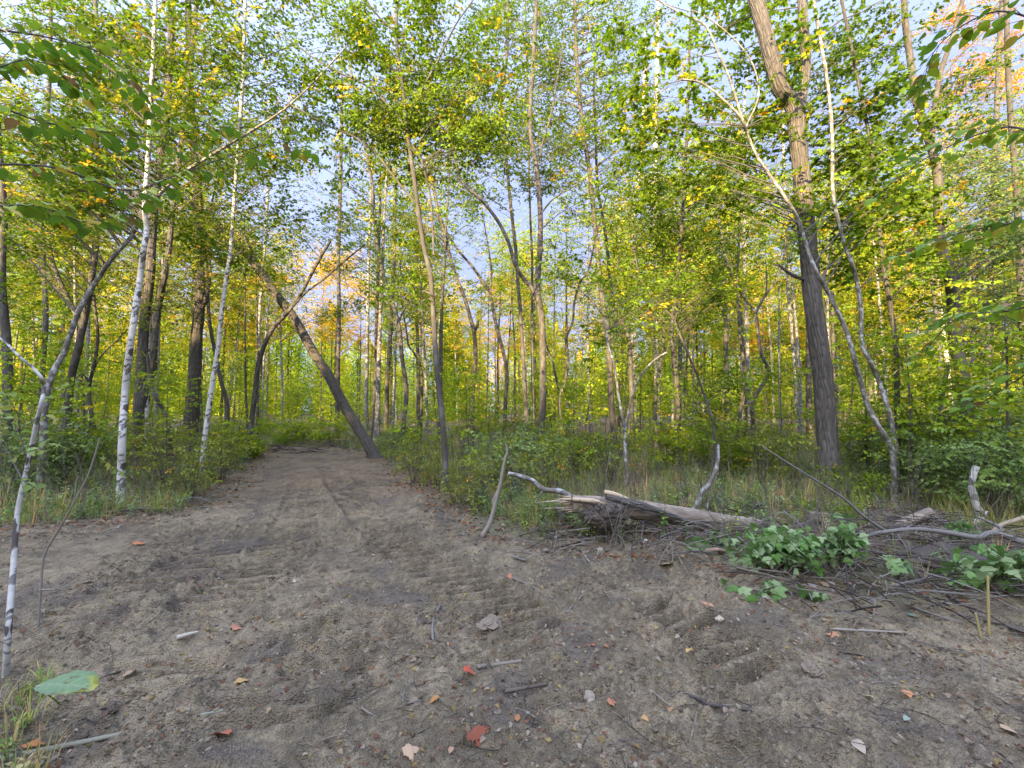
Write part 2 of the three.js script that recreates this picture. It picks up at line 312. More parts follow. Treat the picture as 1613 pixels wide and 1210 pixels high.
// a leaf with a folded midrib: base at m's origin, growing along +x, faces up +y
function leaf(b, m, L, W, out, c, fold = 0.25, curl = 0.15) {
  const o = OUT[out], n = o.length, s = b.pos.length / 3, p = V(0, 0, 0);
  const put = (x, y, side) => { const h = Math.abs(x) * fold - curl * y * y - 0.0; p.set(y * L, h * L, x * side * L * W).applyMatrix4(m); b.pos.push(p.x, p.y, p.z); if (c) b.col.push(c[0], c[1], c[2]); };
  if (n <= 4) {
    put(0, 0, 1); put(0, 1, 1);
    for (const side of [1, -1]) for (let i = 1; i < n - 1; i++) put(o[i][0], o[i][1], side);
    const k = n - 2;
    if (k === 1) b.idx.push(s, s + 1, s + 2, s, s + 3, s + 1);
    else b.idx.push(s, s + 3, s + 2, s, s + 1, s + 3, s, s + 4, s + 5, s, s + 5, s + 1);
    return;
  }
  for (let i = 0; i < n; i++) put(0, o[i][1], 1);                      // the rib
  for (const side of [1, -1]) {
    const e = b.pos.length / 3; for (let i = 0; i < n; i++) put(o[i][0], o[i][1], side);
    for (let i = 0; i < n - 1; i++) side > 0 ? b.idx.push(s + i, s + i + 1, e + i, e + i, s + i + 1, e + i + 1) : b.idx.push(s + i, e + i, s + i + 1, e + i, e + i + 1, s + i + 1);
  }
}
const E = (x, y, z) => new THREE.Matrix4().makeRotationFromEuler(new THREE.Euler(x, y, z, 'YXZ'));
const T4 = (x, y, z) => new THREE.Matrix4().makeTranslation(x, y, z);
function twigInto(b, P, r, c = [0.5, 0.4, 0.4]) {
  for (let i = 0; i + 1 < P.length; i++) {
    const s = b.pos.length / 3, d = P[i + 1].clone().sub(P[i]), u = V(0, 1, 0).cross(d).normalize().multiplyScalar(r), v = d.clone().cross(u).normalize().multiplyScalar(r);
    for (const q of [P[i], P[i + 1]]) for (const [a, e] of [[1, 0], [-0.5, 0.87], [-0.5, -0.87]]) { b.pos.push(q.x + u.x * a + v.x * e, q.y + u.y * a + v.y * e, q.z + u.z * a + v.z * e); b.col.push(...c); }
    for (let j = 0; j < 3; j++) { const a = s + j, e = s + (j + 1) % 3; b.idx.push(a, e, a + 3, a + 3, e, e + 3); }
  }
}
// a spray: a twig along +x with leaves on both sides, lying flat
function sprayGeo(seed, { len = 0.45, n = 14, L = 0.065, W = 1, out = 'ovate', droop = 0.3, wild = 0.5, side = 2 }) {
  const R = mulberry(seed), b = buf(), P = [];
  for (let i = 0; i <= 4; i++) { const t = i / 4; P.push(V(t * len, -droop * len * t * t * 0.5 + (R() - 0.5) * 0.02, Math.sin(t * 3) * 0.04 * len)); }
  twigInto(b, P, 0.0022);
  if (side) for (let q = 0; q < side; q++) {                           // side twigs
    const a = P[1 + q], z = q % 2 ? 1 : -1, e = V(a.x + len * 0.35, a.y - 0.02, z * len * 0.45);
    twigInto(b, [a, e], 0.0016);
    P.push(a, e);
  }
  const sections = [[0, 4]]; if (side) for (let q = 0; q < side; q++) sections.push([5 + 2 * q, 6 + 2 * q]);
  for (let i = 0; i < n; i++) {
    const [s, e] = sections[i % sections.length], t = 0.15 + 0.85 * R() , f = s + t * (e - s), k = Math.min(e - 1, Math.floor(f)), p = P[k].clone().lerp(P[k + 1], f - k);
    const sd = R() < 0.5 ? 1 : -1, yaw = sd * (0.4 + R() * 0.9), l = L * (0.45 + 0.9 * R()), v = 0.72 + 0.5 * R(), y = R();
    const m = T4(p.x, p.y, p.z).multiply(E((R() - 0.5) * 2 * wild, yaw, -0.25 - R() * 0.5 + (R() - 0.5) * wild));
    leaf(b, m, l, W, out, [v * (1 + 0.28 * (y > 0.85)), v, v * (1 - 0.2 * y)]);
  }
  return done(b);
}
const many = (k, o) => Array.from({ length: 4 }, (_, i) => sprayGeo(k * 10 + i, o));
const SPRAY = {
  small: many(1, { len: 0.46, n: 20, L: 0.068 }),
  tiny: many(2, { len: 0.42, n: 24, L: 0.045, out: 'quick' }),
  lobed: many(3, { len: 0.50, n: 15, L: 0.082, W: 1.15, out: 'lobed' }),
  broad: many(4, { len: 0.50, n: 16, L: 0.074, W: 1.1 }),
  far: many(5, { len: 0.80, n: 30, L: 0.105, W: 1.15, out: 'quick', wild: 0.9 }),
  shrub: many(6, { len: 0.34, n: 18, L: 0.048, W: 1.2, wild: 0.9 }),
  fern: many(7, { len: 0.42, n: 26, L: 0.05, W: 0.8, wild: 0.25, out: 'quick', side: 0 }),
};
const HUE = {                                                          // what a leaf reflects and lets through together, linear
  green: [0.155, 0.255, 0.010], deep: [0.095, 0.175, 0.016], lime: [0.27, 0.385, 0.014], yellow: [0.52, 0.47, 0.020], gold: [0.74, 0.45, 0.025],
  orange: [0.76, 0.32, 0.05], blue: [0.19, 0.28, 0.09], sage: [0.24, 0.32, 0.12], olive: [0.22, 0.25, 0.045],
};
function hue(k, R = rnd) {                                             // 'green:0.1' = green with a tenth of yellow leaves
  const [a, p] = k.split(':'); let c = HUE[a];
  const x = R(); if (x < (p ?? 0.06)) c = x < (p ?? 0.06) * 0.85 ? HUE.yellow : HUE.gold; else c = mix3(c, a === 'yellow' ? HUE.lime : HUE.lime, R() * 0.35);
  const v = 0.75 + 0.5 * R(); return [c[0] * v, c[1] * v, c[2] * v];
}
function foliage(parent, items, name = 'crown', kind = 'small') {      // items: [position, scale, hue, direction?]
  const by = [[], [], [], []]; items.forEach((s, i) => by[i % 4].push(s));
  const q = new THREE.Quaternion(), m = new THREE.Matrix4(), col = new THREE.Color();
  by.forEach((list, v) => {
    if (!list.length) return;
    const im = new THREE.InstancedMesh(SPRAY[kind][v], LEAF, list.length); im.name = name; im.castShadow = im.receiveShadow = true;
    list.forEach(([p, s, h, dir], i) => {
      const yaw = dir ? Math.atan2(-dir.z, dir.x) + rr(-0.7, 0.7) : rr(0, 6.283), pitch = dir ? Math.asin(clamp(dir.y, -0.9, 0.9)) + rr(-0.4, 0.4) : rr(-0.6, 0.5);
      q.setFromEuler(new THREE.Euler(rr(-0.6, 0.6), yaw, pitch, 'YZX'));
      m.compose(p, q, V(s, s, s)); im.setMatrixAt(i, m); im.setColorAt(i, col.setRGB(...hue(h)));
    });
    im.userData.kind = 'stuff'; parent.add(im);
  });
}
// ---------------------------------------------------------------- trees traced one by one: pixels of the photograph at the depth where each stands
const BARE = [];
const SLIM = 0.73;                                                     // trunks off the axis of a wide lens look wider than they are
function traced(d) {
  const segs = d.segs ?? (d.z < 10 ? 18 : 10);
  const base = d.base ? hit(...d.base) : null, z = d.z ?? -base.z;
  const dz = d.dz ?? 0, n = d.path.length, P0 = d.path.map(([x, y], i) => at(x, y, z + dz * i / (n - 1) + (i && i < n - 1 ? rr(-0.1, 0.1) : 0)));
  P0[0].y = groundY(P0[0].x, P0[0].z) - 0.12;
  if (!d.ends) { const a = P0.at(-1), u = a.clone().sub(P0.at(-2)).normalize(); P0.push(a.clone().addScaledVector(u, 1.6), a.clone().addScaledVector(u, 3.2).add(V(rr(-0.3, 0.3), 0.4, 0))); }
  const R0 = P0.map((_, i) => metres(lerp(d.w[0], d.w[1], Math.min(1, i / (n - 1))), z) / 2 * SLIM); if (!d.ends) { R0[n + 1] *= 0.4; R0[n] *= 0.75; }
  const g = thing(d.name ?? 'tree', d.label, d.cat ?? 'tree', P0[0], d.group), o = P0[0].clone();
  const build = (P, R, name, flare) => {
    const k = Math.max(12, Math.min(90, Math.round(P.length * (z < 10 ? 14 : 7)))), [Q, S] = smoothPath(P, R, k);
    let s = 0; if (flare) Q.forEach((q, i) => { if (i) s += q.distanceTo(Q[i - 1]); S[i] *= 1 + flare * Math.exp(-s / 0.22); });
    mesh(name, tube(Q.map((q) => q.clone().sub(o)), S, name === 'trunk' ? segs : Math.max(7, segs - 6), { bump: d.bump ?? 0.09, seed: P0.length + z, furrow: name === 'trunk' ? d.furrow ?? 0 : 0 }), BARK[d.bark ?? 'smooth'], g);
    return [Q, S];
  };
  const lines = [build(P0, R0, 'trunk', d.flare ?? 0.45)];
  for (const s of d.stems ?? []) {
    const e = s.path.length, P = s.path.map(([x, y], i) => at(x, y, z + (s.dz ?? 0) * i / e + (i ? rr(-0.12, 0.12) : 0)));
    if (!s.ends) { const a = P.at(-1), u = a.clone().sub(P.at(-2)).normalize(); P.push(a.clone().addScaledVector(u, 1.2).add(V(0, 0.2, 0))); }
    const R = P.map((_, i) => metres(lerp(s.w[0], s.w[1], Math.min(1, i / (e - 1))), z) / 2 * SLIM); if (!s.ends) R[e] *= 0.4;
    lines.push(build(P, R, s.name ?? 'limb', 0));
  }
  crownOf(g, o, lines, d.crown ?? [], z, d.leaf ?? 'small', d);
  return g;
}
// leaves of a tree: rough clouds, each of several clumps; every clump hangs on a branch that leaves the nearest limb below it
function crownOf(g, o, lines, clouds, z, kind, d) {
  const items = [], wood = [];
  const all = lines.flatMap(([Q, S]) => Q.map((q, i) => [q, S[i]])).filter(([q], i) => i > 2);
  const clump = (c, n, spread, h) => {
    let best = null, score = 1e9;
    for (const [q, r] of all) { const hd = Math.hypot(q.x - c.x, q.z - c.z), dy = c.y - q.y, s = hd + Math.abs(dy - hd * 0.7) * 1.2; if (s < score) { score = s; best = [q, r]; } }
    if (!best || score > (d.behind ? 2.8 : 4.2)) return;
    const a = best[0], len = a.distanceTo(c), mid = a.clone().lerp(c, 0.5).add(V(rr(-0.1, 0.1) * len, rr(0.02, 0.14) * len, rr(-0.1, 0.1) * len));
    const end = c.clone().add(c.clone().sub(a).setLength(spread * 0.7));
    wood.push(bezTube(a.clone().sub(o), mid.clone().sub(o), end.clone().sub(o), Math.min(best[1] * 0.55, 0.005 + len * 0.0048), 0.003));
    for (let i = 0; i < n; i++) {
      const t = 0.35 + 0.65 * Math.sqrt(rnd()), p = bez(a, mid, end, t), off = V(rr(-1, 1), rr(-0.5, 0.5), rr(-1, 1)).multiplyScalar(spread * Math.pow(rnd(), 0.6));
      if (i % 5 === 0) wood.push(bezTube(p.clone().sub(o), p.clone().addScaledVector(off, 0.5).add(V(0, 0.03, 0)).sub(o), p.clone().add(off).sub(o), 0.004, 0.002, 3, 3));
      const dir = off.clone().add(end.clone().sub(a).multiplyScalar(0.3)).normalize();
      items.push([p.add(off).sub(o), rr(0.75, 1.2) * (d.leafScale ?? 1), h, dir]);
    }
  };
  for (const [px, py, rx, ry, n, h = 'green:0.06'] of clouds) {
    const per = 13, clumps = Math.max(1, Math.round(n * (kind === 'lobed' ? 2.2 : 2.2) / per));
    for (let i = 0; i < clumps; i++) {
      let x, y; do { x = rr(-1, 1); y = rr(-1, 1); } while (x * x + y * y > 1);
      clump(at(px + x * rx * 1.25, py + y * ry * 1.2, Math.max(2.2, z + (d.dz ?? 0) * 0.4 + (d.behind ? rr(0.5, 1.6) : 0) + (d.behind ? rr(0, 1) : rr(-0.25, 1)) * Math.min(2.4, metres(rx, z) * 0.8))), per, Math.min(0.62, 0.22 + z * 0.025), h);
    }
  }
  if (wood.length) { const b = mesh('branches', mergeGeometries(wood), TWIG, g); b.userData.kind = 'stuff'; }
  if (items.length) foliage(g, items, 'crown', kind);
}

const TREES = [
  // ---- left of the track
  { label: 'thin pale sapling at the left edge, nearest upright stem beside the dirt', name: 'sapling', cat: 'sapling', bark: 'birch', z: 2.75, w: [11, 4], segs: 12, flare: 0.2,
    path: [[8, 1085], [12, 1005], [20, 905], [28, 805], [43, 735], [57, 668], [66, 630], [69, 605], [66, 596], [50, 578], [33, 564], [0, 532], [-60, 500]], crown: [[60, 690, 70, 60, 9, 'sage:0.01']], leaf: 'broad', ends: 1, leafScale: 0.6 },
  { label: 'slender grey tree leaning right across the dark forked trunk at the left', bark: 'lichen', z: 8.2, w: [13, 6], path: [[60, 770], [66, 720], [72, 634], [82, 590], [100, 557], [124, 490], [147, 450], [182, 400], [205, 375], [234, 325], [285, 275], [340, 240]], crown: [[230, 250, 130, 90, 130, 'green:0.15'], [120, 330, 120, 90, 100, 'green:0.15']] },
  { label: 'dark forked trunk behind the shrubs left of the white birch', bark: 'smooth', z: 12, w: [16, 8], path: [[97, 725], [104, 678], [110, 607], [124, 544], [134, 497], [144, 440], [152, 380], [160, 300], [150, 200], [155, 90], [150, 0]],
    stems: [{ path: [[130, 515], [117, 490], [104, 463], [90, 433], [82, 407], [70, 340], [60, 250]], w: [10, 5] }], crown: [[90, 180, 110, 170, 330, 'green:0.15'], [170, 90, 100, 110, 190, 'green:0.2'], [50, 330, 90, 90, 150, 'green:0.18']] },
  { label: 'white barked birch nearest the track on its left side', name: 'birch_tree', bark: 'birch', base: [189, 792], w: [15, 7], flare: 0.25, path: [[189, 792], [191, 740], [192, 701], [197, 618], [204, 551], [214, 484], [222, 427], [227, 390], [231, 360], [228, 335], [231, 280], [234, 234], [239, 134], [243, 50], [245, -10]],
    crown: [[215, 150, 110, 130, 190, 'green:0.15'], [150, 260, 110, 80, 120, 'green:0.12'], [290, 40, 90, 70, 90, 'deep']] },
  { label: 'birch with a white upper trunk behind the nearest white birch', name: 'birch_tree', bark: 'birch', z: 12.5, w: [12, 7], path: [[228, 735], [232, 600], [236, 480], [241, 375], [251, 291], [262, 180], [270, 90], [275, -10]], crown: [[280, 230, 90, 110, 170, 'green:0.12'], [310, 90, 100, 90, 120, 'deep:0.1']] },
  { label: 'mossy dark double trunk standing right behind the white birch', bark: 'furrowed', z: 11.5, w: [23, 12], path: [[213, 742], [217, 690], [219, 634], [224, 561], [228, 500], [236, 440], [240, 360], [248, 280], [262, 180], [268, 90], [270, 0]],
    stems: [{ path: [[222, 640], [232, 605], [239, 590], [243, 541], [249, 484], [258, 440], [266, 390], [273, 318], [285, 228], [301, 100], [310, -10]], w: [15, 9] }], crown: [[265, 420, 80, 80, 130, 'olive:0.1'], [330, 160, 110, 130, 200, 'green:0.12'], [200, 420, 60, 60, 70, 'olive:0.1']] },
  { label: 'dark bent sapling between the double trunk and the shaggy trunk', name: 'sapling', cat: 'sapling', bark: 'smooth', z: 11, w: [10, 6], ends: 1, path: [[269, 748], [269, 720], [268, 685], [258, 648], [246, 628], [238, 608], [232, 560]], crown: [[235, 560, 30, 40, 20, 'olive']] },
  { label: 'thick shaggy dark trunk with flared base left of the track', bark: 'furrowed', z: 14.5, w: [26, 13], bump: 0.16, flare: 0.7, path: [[297, 728], [301, 690], [306, 620], [310, 534], [315, 467], [316, 380], [311, 300], [304, 220], [300, 150], [296, 0]],
    stems: [{ path: [[313, 500], [324, 470], [330, 420], [322, 380], [330, 340]], w: [9, 6] }], crown: [[320, 300, 90, 110, 200, 'green:0.15'], [380, 260, 70, 110, 140, 'green:0.2'], [330, 420, 60, 60, 80, 'olive:0.25'], [250, 120, 90, 100, 120, 'green:0.1']] },
  { label: 'slim pale speckled trunk leaning right at the edge of the track', name: 'birch_tree', bark: 'birch', base: [318, 758], w: [11, 6], flare: 0.25, path: [[318, 758], [320, 715], [323, 685], [335, 601], [343, 551], [350, 484], [358, 427], [363, 395], [370, 301], [375, 234], [382, 134], [385, 50], [387, -10]], crown: [[385, 300, 70, 110, 120, 'green:0.12'], [420, 90, 90, 110, 170, 'deep']] },
  { label: 'brown crooked sapling just right of the pale speckled trunk', name: 'sapling', cat: 'sapling', bark: 'smooth', z: 14.5, w: [10, 6], path: [[360, 726], [359, 690], [358, 661], [356, 628], [348, 601], [340, 560], [330, 507], [326, 440], [318, 360]], crown: [[330, 420, 50, 70, 60, 'green:0.15']] },
  { label: 'dark curved tree on the left bank leaning right over the track', bark: 'smooth', z: 14.2, w: [13, 6], path: [[388, 728], [392, 690], [395, 668], [402, 618], [407, 574], [422, 531], [436, 510], [449, 497], [475, 460], [502, 410], [520, 380]], ends: 1,
    stems: [{ path: [[452, 494], [480, 462], [510, 440], [536, 417], [575, 385]], w: [5, 3], ends: 1 }, { path: [[424, 528], [440, 533], [458, 525]], w: [3, 2], ends: 1 }], crown: [[490, 430, 70, 70, 90, 'deep'], [545, 400, 50, 40, 40, 'deep']] },
  { label: 'bare trunk leaning far to the left from the right edge of the track', name: 'leaning_tree', bark: 'furrowed', z: 15.2, w: [24, 13], flare: 0.6, bump: 0.07, path: [[593, 724], [584, 708], [570, 685], [540, 635], [521, 598], [495, 557], [462, 500], [432, 460], [408, 425], [392, 404], [370, 384], [345, 362], [320, 338], [296, 316]], ends: 1,
    stems: [{ path: [[404, 420], [398, 400], [388, 375]], w: [9, 5], ends: 1 }, { path: [[352, 372], [335, 350], [310, 330]], w: [6, 3] }], crown: [[330, 340, 50, 40, 50, 'green:0.18']] },
  // ---- middle
  { label: 'straight brown trunk right of the leaning trunk, deep in the woods', bark: 'smooth', z: 26, w: [10, 8], path: [[607, 690], [609, 640], [610, 601], [614, 544], [617, 484], [620, 420], [622, 300], [624, 200]], crown: [[625, 300, 40, 130, 110, 'green:0.18']] },
  { label: 'dark wavy trunk with a short side fork right of the leaning trunk', bark: 'smooth', z: 18, w: [10, 6], path: [[634, 705], [636, 670], [640, 618], [633, 561], [628, 510], [617, 474], [604, 433], [597, 400], [591, 350], [586, 290], [570, 200]],
    stems: [{ path: [[629, 505], [634, 492], [643, 477]], w: [5, 3], ends: 1 }], crown: [[590, 420, 70, 60, 110, 'green:0.1'], [560, 290, 90, 90, 170, 'deep:0.05'], [660, 470, 40, 40, 40, 'green']] },
  { label: 'dark slender tree standing alone at the right border of the track', bark: 'smooth', base: [704, 776], w: [13.5, 7], path: [[704, 776], [702, 745], [701, 718], [697, 661], [692, 618], [687, 567], [684, 517], [681, 467], [677, 427], [669, 395], [662, 352], [655, 301], [647, 244], [640, 201], [635, 144], [628, 100], [624, 50], [626, -10]],
    stems: [{ path: [[644, 222], [660, 245], [668, 268], [678, 310], [681, 350], [683, 402]], w: [5, 4], ends: 1 }, { path: [[640, 201], [615, 170], [590, 144], [565, 128], [540, 117], [500, 95]], w: [6, 3] }, { path: [[641, 200], [655, 160], [672, 128], [690, 95], [717, 40], [745, 0]], w: [6, 3] },
      { path: [[655, 321], [636, 298], [617, 274], [594, 244], [575, 228], [555, 214], [520, 200]], w: [5, 3] }, { path: [[660, 225], [690, 180], [740, 140], [775, 108]], w: [4, 2] }, { path: [[624, 50], [610, 40], [585, 12], [570, -20]], w: [5, 3] }, { path: [[684, 470], [676, 462], [667, 460]], w: [5, 3], ends: 1 }],
    crown: [[600, 90, 130, 90, 230, 'green:0.05'], [700, 90, 90, 90, 190, 'green:0.08'], [560, 210, 90, 60, 120, 'deep:0.05'], [680, 210, 80, 60, 120, 'green:0.06'], [655, 460, 40, 25, 20, 'green'], [740, 190, 60, 60, 80, 'green']] },
  { label: 'dark trunk with a knob at mid height right of the lone slender tree', bark: 'smooth', z: 18.5, w: [10, 6.5], path: [[744, 692], [744, 665], [745, 618], [749, 561], [746, 520], [742, 505], [731, 467], [717, 433], [709, 405], [700, 365], [690, 330], [680, 280]], stems: [{ path: [[747, 521], [752, 514], [753, 506]], w: [8, 6], ends: 1 }], crown: [[690, 330, 70, 70, 110, 'green:0.1'], [745, 480, 60, 40, 50, 'green:0.24']] },
  { label: 'thin trunk with golden brown bark behind the green leaning shrub', bark: 'smooth', z: 20, w: [9, 5], path: [[795, 695], [796, 634], [798, 584], [789, 541], [779, 500], [771, 460], [758, 440], [740, 415], [722, 395], [700, 360]], stems: [{ path: [[772, 465], [774, 430], [770, 395], [764, 360]], w: [5, 3] }], crown: [[740, 370, 60, 50, 60, 'green:0.2']] },
  { label: 'straight dark trunk left of the pair beside the bushy shrub', bark: 'smooth', z: 14.5, w: [9.5, 6], path: [[832, 725], [830, 678], [826, 601], [823, 541], [820, 494], [816, 450], [813, 402], [804, 318], [796, 234], [789, 151], [798, 94], [800, 0]], crown: [[800, 130, 80, 110, 230, 'green:0.08'], [770, 260, 60, 60, 90, 'green:0.06']] },
  { label: 'grey trunk with a long curved left limb rising behind the bushy shrub', bark: 'smooth', z: 13.2, w: [17, 9], path: [[851, 730], [851, 690], [855, 634], [855, 567], [853, 500], [847, 462], [848, 420], [850, 402], [851, 335], [846, 268], [835, 207], [840, 100], [845, -5]],
    stems: [{ path: [[850, 482], [838, 455], [825, 440], [812, 418], [802, 385], [788, 355], [771, 330], [754, 311], [727, 285], [714, 234], [697, 184], [681, 144], [650, 90]], w: [10, 5] }, { path: [[850, 340], [870, 315], [908, 291], [930, 273]], w: [4, 2], ends: 1 }, { path: [[846, 268], [855, 225], [868, 180], [880, 110]], w: [5, 3] }],
    crown: [[850, 130, 100, 130, 330, 'green:0.1'], [760, 240, 90, 70, 150, 'green:0.05'], [700, 170, 80, 80, 130, 'green:0.1'], [900, 270, 70, 60, 110, 'green:0.12']] },
  { label: 'thin dark stem close behind the grey trunk at the bushy shrub', bark: 'smooth', z: 15, w: [7, 4], path: [[842, 715], [841, 668], [839, 601], [838, 500], [838, 400], [835, 335], [831, 134], [828, 40]], crown: [[830, 60, 70, 80, 150, 'green:0.08']] },
  { label: 'small dark tree forked in a wide y right of the bushy shrub', bark: 'smooth', z: 17.5, w: [8, 4], path: [[888, 705], [887, 678], [881, 640], [884, 620], [890, 601], [895, 567], [892, 534], [902, 507], [905, 474], [915, 443], [925, 430], [935, 390]], stems: [{ path: [[882, 628], [878, 605], [874, 587], [866, 560], [860, 541], [852, 500]], w: [6, 4] }], crown: [[920, 400, 50, 60, 60, 'green:0.2']] },
  { label: 'tall trunk lit warm on one side right of the wide y tree', bark: 'smooth', z: 14, w: [14, 8], path: [[966, 728], [967, 690], [963, 634], [960, 567], [955, 510], [948, 467], [943, 420], [935, 335], [928, 268], [918, 201], [910, 120], [905, 0]], crown: [[910, 120, 100, 120, 270, 'green:0.08'], [960, 230, 80, 100, 170, 'green:0.1'], [1000, 80, 90, 100, 160, 'green:0.1']] },
  { label: 'dark trunk with a fork at mid height behind the pale forked sapling', bark: 'smooth', z: 16, w: [10, 6], path: [[995, 715], [996, 668], [994, 600], [990, 534], [975, 494], [963, 450], [957, 395], [951, 350], [942, 301], [938, 200]], stems: [{ path: [[963, 445], [968, 428], [975, 410], [972, 380]], w: [5, 3] }], crown: [[1010, 540, 60, 60, 80, 'green:0.05'], [930, 260, 60, 80, 100, 'green:0.1']] },
  { label: 'pale thin sapling forked low with one branch arching right', name: 'sapling', cat: 'sapling', bark: 'lichen', base: [989, 778], w: [8, 4], flare: 0.2, path: [[989, 778], [988, 750], [985, 718], [984, 685], [980, 655], [975, 628], [967, 574], [958, 544], [952, 500]], ends: 1, stems: [{ path: [[984, 678], [990, 648], [999, 614], [1015, 584], [1035, 564], [1050, 555]], w: [5, 3], ends: 1, dz: -0.4 }], crown: [[1010, 500, 70, 50, 50, 'green'], [955, 470, 50, 40, 26, 'green']] },
  { label: 'grey thin stems behind the arching pale sapling', bark: 'smooth', z: 13, w: [8, 5], path: [[1034, 735], [1034, 690], [1032, 648], [1036, 600], [1044, 550], [1046, 480], [1043, 400], [1040, 300]], crown: [[1060, 450, 60, 70, 130, 'green:0.08'], [1040, 330, 60, 70, 100, 'green:0.15']] },
  { label: 'vine covered dark trunk with hanging leaves left of the lyre shaped tree', bark: 'furrowed', z: 11, w: [10, 6], path: [[1068, 740], [1066, 690], [1068, 640], [1064, 575], [1058, 520], [1066, 450], [1072, 380], [1080, 260], [1085, 120]], stems: [{ path: [[1064, 530], [1080, 545], [1090, 580], [1100, 620]], w: [4, 3], ends: 1 }, { path: [[1060, 500], [1030, 470], [1010, 440], [1000, 400]], w: [5, 2] }],
    crown: [[1085, 620, 35, 50, 60, 'deep:0.02'], [1060, 430, 100, 70, 210, 'green:0.06'], [1100, 300, 80, 90, 150, 'green:0.08'], [1020, 360, 60, 70, 100, 'green:0.1']] },
  { label: 'lyre shaped dark tree with an elbow bend left of the big trunk', bark: 'smooth', z: 15.5, w: [9, 5], path: [[1186, 712], [1187, 670], [1185, 640], [1192, 620], [1204, 602], [1212, 587], [1208, 575], [1200, 560], [1195, 534], [1190, 494], [1180, 480], [1173, 470], [1153, 437], [1143, 407], [1135, 360]], stems: [{ path: [[1190, 494], [1200, 475], [1207, 464], [1220, 447], [1227, 437], [1234, 407], [1240, 370]], w: [6, 3] }, { path: [[1207, 464], [1208, 440], [1206, 410]], w: [4, 2], ends: 1 }], crown: [[1140, 340, 70, 70, 110, 'green:0.1'], [1235, 350, 40, 60, 60, 'green:0.15']] },
  { label: 'thin dark trunk left beside the lyre shaped tree', bark: 'smooth', z: 16.5, w: [7, 5], path: [[1158, 705], [1165, 655], [1172, 584], [1166, 530], [1163, 480], [1162, 440], [1164, 380]], stems: [{ path: [[1160, 700], [1168, 650], [1176, 610]], w: [4, 3], ends: 1 }], crown: [[1165, 360, 50, 60, 80, 'green:0.2']] },
  { label: 'thin leaning stem ending low left of the lyre shaped tree', name: 'sapling', cat: 'sapling', bark: 'smooth', z: 8.8, w: [6, 3.5], flare: 0.1, path: [[1128, 740], [1126, 690], [1122, 660], [1110, 625], [1098, 590], [1085, 560], [1072, 530], [1060, 500]], ends: 1, crown: [[1110, 660, 50, 50, 30, 'green'], [1060, 480, 60, 40, 40, 'green']] },
  // ---- right
  { label: 'big furrowed trunk with a high fork, thickest tree of the scene', bark: 'furrowed', z: 8.5, w: [39, 30], segs: 72, furrow: 0.020, bump: 0.07, flare: 0.12, ends: 1, path: [[1309, 792], [1307, 740], [1303, 690], [1297, 600], [1289, 540], [1281, 480], [1275, 410], [1268, 330], [1262, 270], [1256, 215], [1249, 165], [1230, 140], [1217, 98], [1204, 48], [1188, -10], [1170, -90]],
    stems: [{ path: [[1253, 205], [1262, 160], [1268, 120], [1269, 84], [1265, 33], [1264, -10], [1262, -90]], w: [22, 19] }, { path: [[1266, 440], [1250, 434], [1240, 428], [1228, 419], [1219, 417]], w: [8, 4], ends: 1, dz: -0.3, name: 'broken_branch' }],
    crown: [[1150, 60, 90, 80, 90, 'green:0.06'], [1350, 70, 80, 80, 60, 'deep:0.03']], leaf: 'lobed', behind: 1 },
  { label: 'lichen spotted tree bending far left across the big trunk', bark: 'lichen', z: 7.9, w: [11, 3.4], segs: 12, flare: 0.5, path: [[1411, 792], [1408, 750], [1404, 705], [1384, 672], [1368, 641], [1354, 594], [1344, 557], [1334, 524], [1321, 494], [1304, 460], [1287, 430], [1274, 398], [1257, 345], [1237, 311], [1214, 278], [1197, 254], [1180, 218], [1170, 191], [1140, 157], [1106, 131], [1073, 125]], ends: 1, dz: -1.1,
    stems: [{ path: [[1170, 191], [1158, 150], [1146, 115], [1132, 85], [1110, 40], [1060, 15]], w: [6, 3] }, { path: [[1175, 200], [1195, 150], [1185, 100], [1155, 60], [1100, 20], [1075, 15]], w: [4, 2] }],
    crown: [[1110, 120, 130, 110, 110, 'green:0.05'], [1150, 270, 120, 90, 90, 'green:0.06'], [1330, 330, 70, 70, 50, 'green'], [1030, 210, 110, 130, 100, 'green:0.08']], leaf: 'lobed', behind: 1 },
  { label: 'grey lichen stem rising straight beside the bending lichen tree', bark: 'lichen', z: 8.1, w: [10, 6], path: [[1413, 770], [1410, 700], [1398, 641], [1386, 604], [1368, 564], [1358, 544], [1356, 484], [1349, 440], [1341, 413], [1332, 390], [1321, 351], [1312, 301], [1311, 218], [1304, 134], [1287, 33], [1280, -10]], crown: [[1350, 330, 90, 80, 100, 'green:0.06'], [1310, 170, 70, 80, 60, 'deep']], leaf: 'lobed' },
  { label: 'dark mossy upright stem right of the grey lichen stem', bark: 'furrowed', z: 8.6, w: [12, 6], path: [[1418, 775], [1415, 720], [1414, 668], [1413, 601], [1411, 551], [1403, 484], [1395, 440], [1388, 395], [1382, 320], [1370, 220], [1350, 120], [1330, 20]], crown: [[1420, 390, 80, 60, 80, 'green:0.08'], [1400, 200, 70, 70, 60, 'deep']], leaf: 'lobed' },
  { label: 'tall crooked trunk partly veiled by leaves near the right border', bark: 'smooth', z: 9.4, w: [26, 11], segs: 18, flare: 0.2, path: [[1524, 765], [1523, 720], [1522, 634], [1515, 584], [1505, 541], [1502, 484], [1495, 433], [1482, 385], [1478, 330], [1478, 285], [1468, 234], [1451, 184], [1441, 144], [1435, 100], [1426, 33], [1424, -15]],
